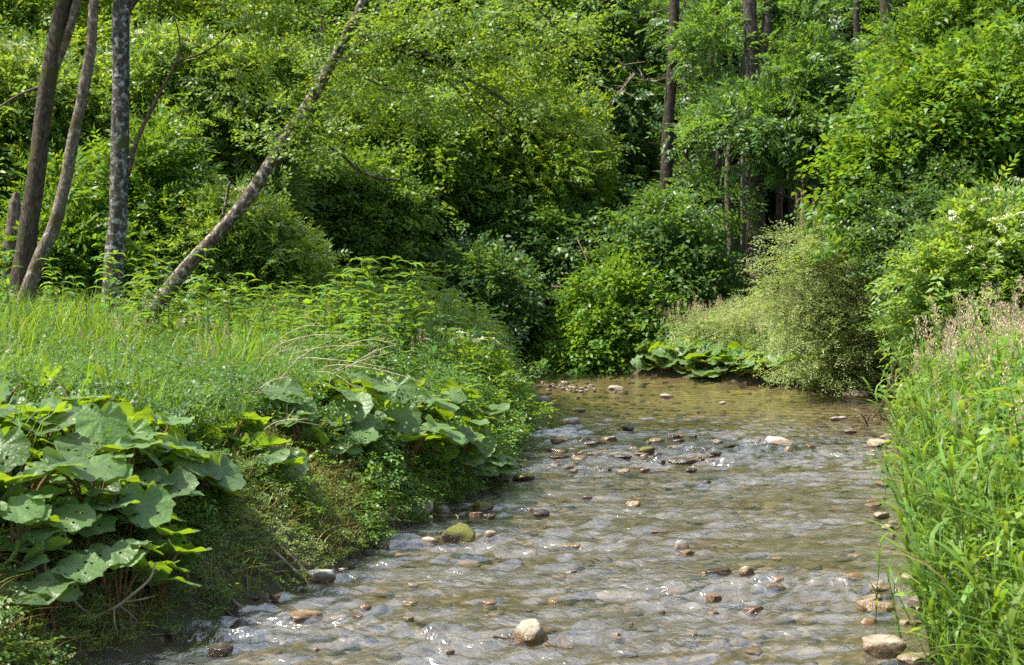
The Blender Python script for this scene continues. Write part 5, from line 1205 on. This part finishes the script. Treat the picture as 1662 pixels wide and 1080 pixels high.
# submerged cobbles on the bed
P = np.stack([g.uniform(-2.6, 6.2, 5200), 5 + 25 * g.random(5200) ** 1.4], 1); s = sdist(P[:, 0], P[:, 1]); P = P[s < -.06]; P = P[:800]
z = gz(P[:, 0], P[:, 1]); protos = []
for k in range(6):
    me = rock_mesh(300 + k, 1, .8, .38, 7, .1, 2, 'rk_tan'); v = np.array([q.co[:] for q in me.vertices]); f = np.array([list(q.vertices) for q in me.polygons])
    mb = MB(); mb.add(v * .07, [f], k % 4); protos.append(mb)
V, fs, mi = stamp(protos, np.column_stack([P, np.minimum(z + .006, -.05)]), g, .3, 1.3, .1)
tag(obj('gravel', mesh('gravel', V, fs, [M['gv_a'], M['gv_b'], M['gv_c'], M['gv_a']], mi, smooth=True)), 'cobbles lying under the water on the bed of the stream', 'gravel', kind='stuff')

# ------------------------------------------------------------------ driftwood and twigs
def stick(pts, r, label, seed, name='stick', twigs=3, mat='wood', group=None, cat='stick', fork=1.0):
    g = np.random.default_rng(seed); pts = [np.array(p, float) for p in pts]; b = pts[0].copy(); mb = MB()
    P = [p - b for p in pts]; mb.add(*tube(P, np.linspace(r, r * .45, len(P)), 26, 7, .2, seed)); path = smooth_path(np.array(P), 30)
    for k in range(twigs):
        q = path[int(g.integers(6, 28))]; v = g.normal(0, 1, 3) * [1, 1, .7]; v = unit(v) * g.uniform(.08, .22) * fork
        mb.add(*tube([q, q + v * .6 + g.normal(0, .015, 3), q + v], [r * .5, r * .35, r * .15], 7, 5))
    return tag(obj(name, mb.mesh(name, [M[mat]], True), None, tuple(b)), label, cat, group)
stick([px(5, 1025, 7.2), px(60, 1015, 7.3), px(120, 1012, 7.4), px(180, 990, 7.5), px(215, 965, 7.55), px(243, 940, 7.6), px(252, 915, 7.7)], .012, 'long bent grey brown branch lying on the mossy bank at lower left', 1, 'dead_branch', 6, 'wood', None, 'branch', 1.2)
stick([px(105, 1075, 7.3), px(125, 1062, 7.3), px(150, 1060, 7.4), px(160, 1050, 7.5)], .012, 'short gnarled root at the water in the lower left corner', 2, 'root', 3, 'wood', None, 'root')
stick([px(488, 928, 9.75), px(496, 920, 9.75), px(500, 908, 9.8)], .018, 'stubby curved wood standing behind the long smooth stone', 3, 'driftwood', 1, 'wood', None, 'driftwood')
stick([px(885, 1046, 7.75), px(905, 1050, 7.7), px(930, 1052, 7.65)], .009, 'reddish twig caught right of the tan boulder', 4, 'twig', 6, 'red_stalk', None, 'twig', .7)
stick([px(800, 1033, 7.85), px(818, 1036, 7.85), px(836, 1037, 7.85)], .008, 'dark twig caught left of the tan boulder', 5, 'twig', 4, 'twig', None, 'twig', .5)
stick([px(700, 836, 12.0), px(725, 838, 11.95), px(755, 836, 11.95)], .012, 'thin stick lying before the grey stone at the left bank', 6, 'stick', 1, 'wood')
g = np.random.default_rng(91)
for k in range(14):
    y = g.uniform(7.4, 14.0); x = float(np.interp(y, [6.6, 7.57, 8.63, 9.6, 10.7, 11.5, 13.2, 14.3], [-2.35, -2.07, -1.69, -1.21, -1.07, -.85, -.35, -.14])); z = gz1(x - .25, y)
    stick([(x - .3, y + g.normal(0, .1), z + .02), (x - .12, y + g.normal(0, .05), max(gz1(x - .12, y), 0) + .05), (x + .02, y - .05, .05), (x + g.uniform(.05, .18), y + g.normal(0, .15), -.03)], g.uniform(.006, .014), 'thin bare root hanging from the left bank into the water', 300 + k, 'root', 3, g.choice(['twig', 'wood']), 'roots along the left bank', 'root', .7)
g = np.random.default_rng(81)
for k in range(26):
    x, y = g.uniform(775, 840), g.uniform(735, 782); d = wd(min(y, 781)) + .1; a = np.array(px(x, y, d)); b = a + np.array([g.normal(0, .22), g.normal(0, .2), g.normal(.02, .05)])
    a[2] = max(gz1(a[0], a[1]), 0) + g.uniform(.02, .12); b[2] = max(gz1(b[0], b[1]), 0) + g.uniform(.02, .15)
    stick([a, (a + b) / 2 + [0, 0, .03], b], g.uniform(.004, .010), 'brown twig in the flood debris at the tip of the left bank', 100 + k, 'twig', 2, g.choice(['twig', 'wood']), 'twigs in the flood debris', 'twig', .8)
for k in range(16):
    x, y = g.uniform(1395, 1450), g.uniform(672, 700); d = wd(690) + g.normal(0, .3); a = np.array([px(x, y, d)[0], d, .02 + g.uniform(0, .08)]); b = a + np.array([g.normal(0, .25), g.normal(0, .2), g.uniform(.0, .25)])
    stick([a, (a + b) / 2 + [0, 0, .02], b], g.uniform(.006, .012), 'twig stranded in the shallow at the right bank', 140 + k, 'twig', 2, g.choice(['twig', 'wood']), 'twigs stranded at the right bank', 'twig', .8)
# arching bare stems of the rounded willow
wr, wp, wl = T['willow']; wb = np.array(wr.location)
for k, sp in enumerate([[(1465, 632, 24.2, 9), (1440, 590, 24.1, 7), (1410, 530, 24, 5), (1385, 480, 24, 3)], [(1462, 630, 24.2, 8), (1425, 590, 24, 6), (1380, 545, 23.9, 4), (1345, 520, 23.8, 3)], [(1468, 630, 24.3, 7), (1455, 570, 24.2, 5), (1425, 500, 24.2, 3), (1410, 470, 24.2, 2)], [(1460, 634, 24.1, 7), (1415, 605, 23.9, 5), (1370, 575, 23.8, 3)]]):
    branch(wr, wb, sp, 'twig', 60 + k, 'stem')
# dead twiggy branches hanging in the shade of the bend
for k, sp in enumerate([[(985, 520, 31.5), (965, 480, 31.4), (955, 430, 31.4), (938, 390, 31.5)], [(1000, 505, 31.5), (960, 500, 31.2), (925, 470, 31), (895, 465, 31)], [(1030, 120, 35), (1005, 150, 34.9), (970, 190, 34.8)], [(1085, 140, 35.5), (1050, 130, 35), (1020, 110, 34.6), (1005, 100, 34.5)]]):
    stick([px(*q) for q in sp], .022, ['bare twig arching up out of the dark gap in the bend', 'bare forked twig reaching left over the water in the bend', 'dead hanging branch left of the tall dark trunk', 'bleached dead branch sticking out from the tall dark trunk'][k], 200 + k, 'dead_branch', 9, 'wood', None, 'branch', 3.0)
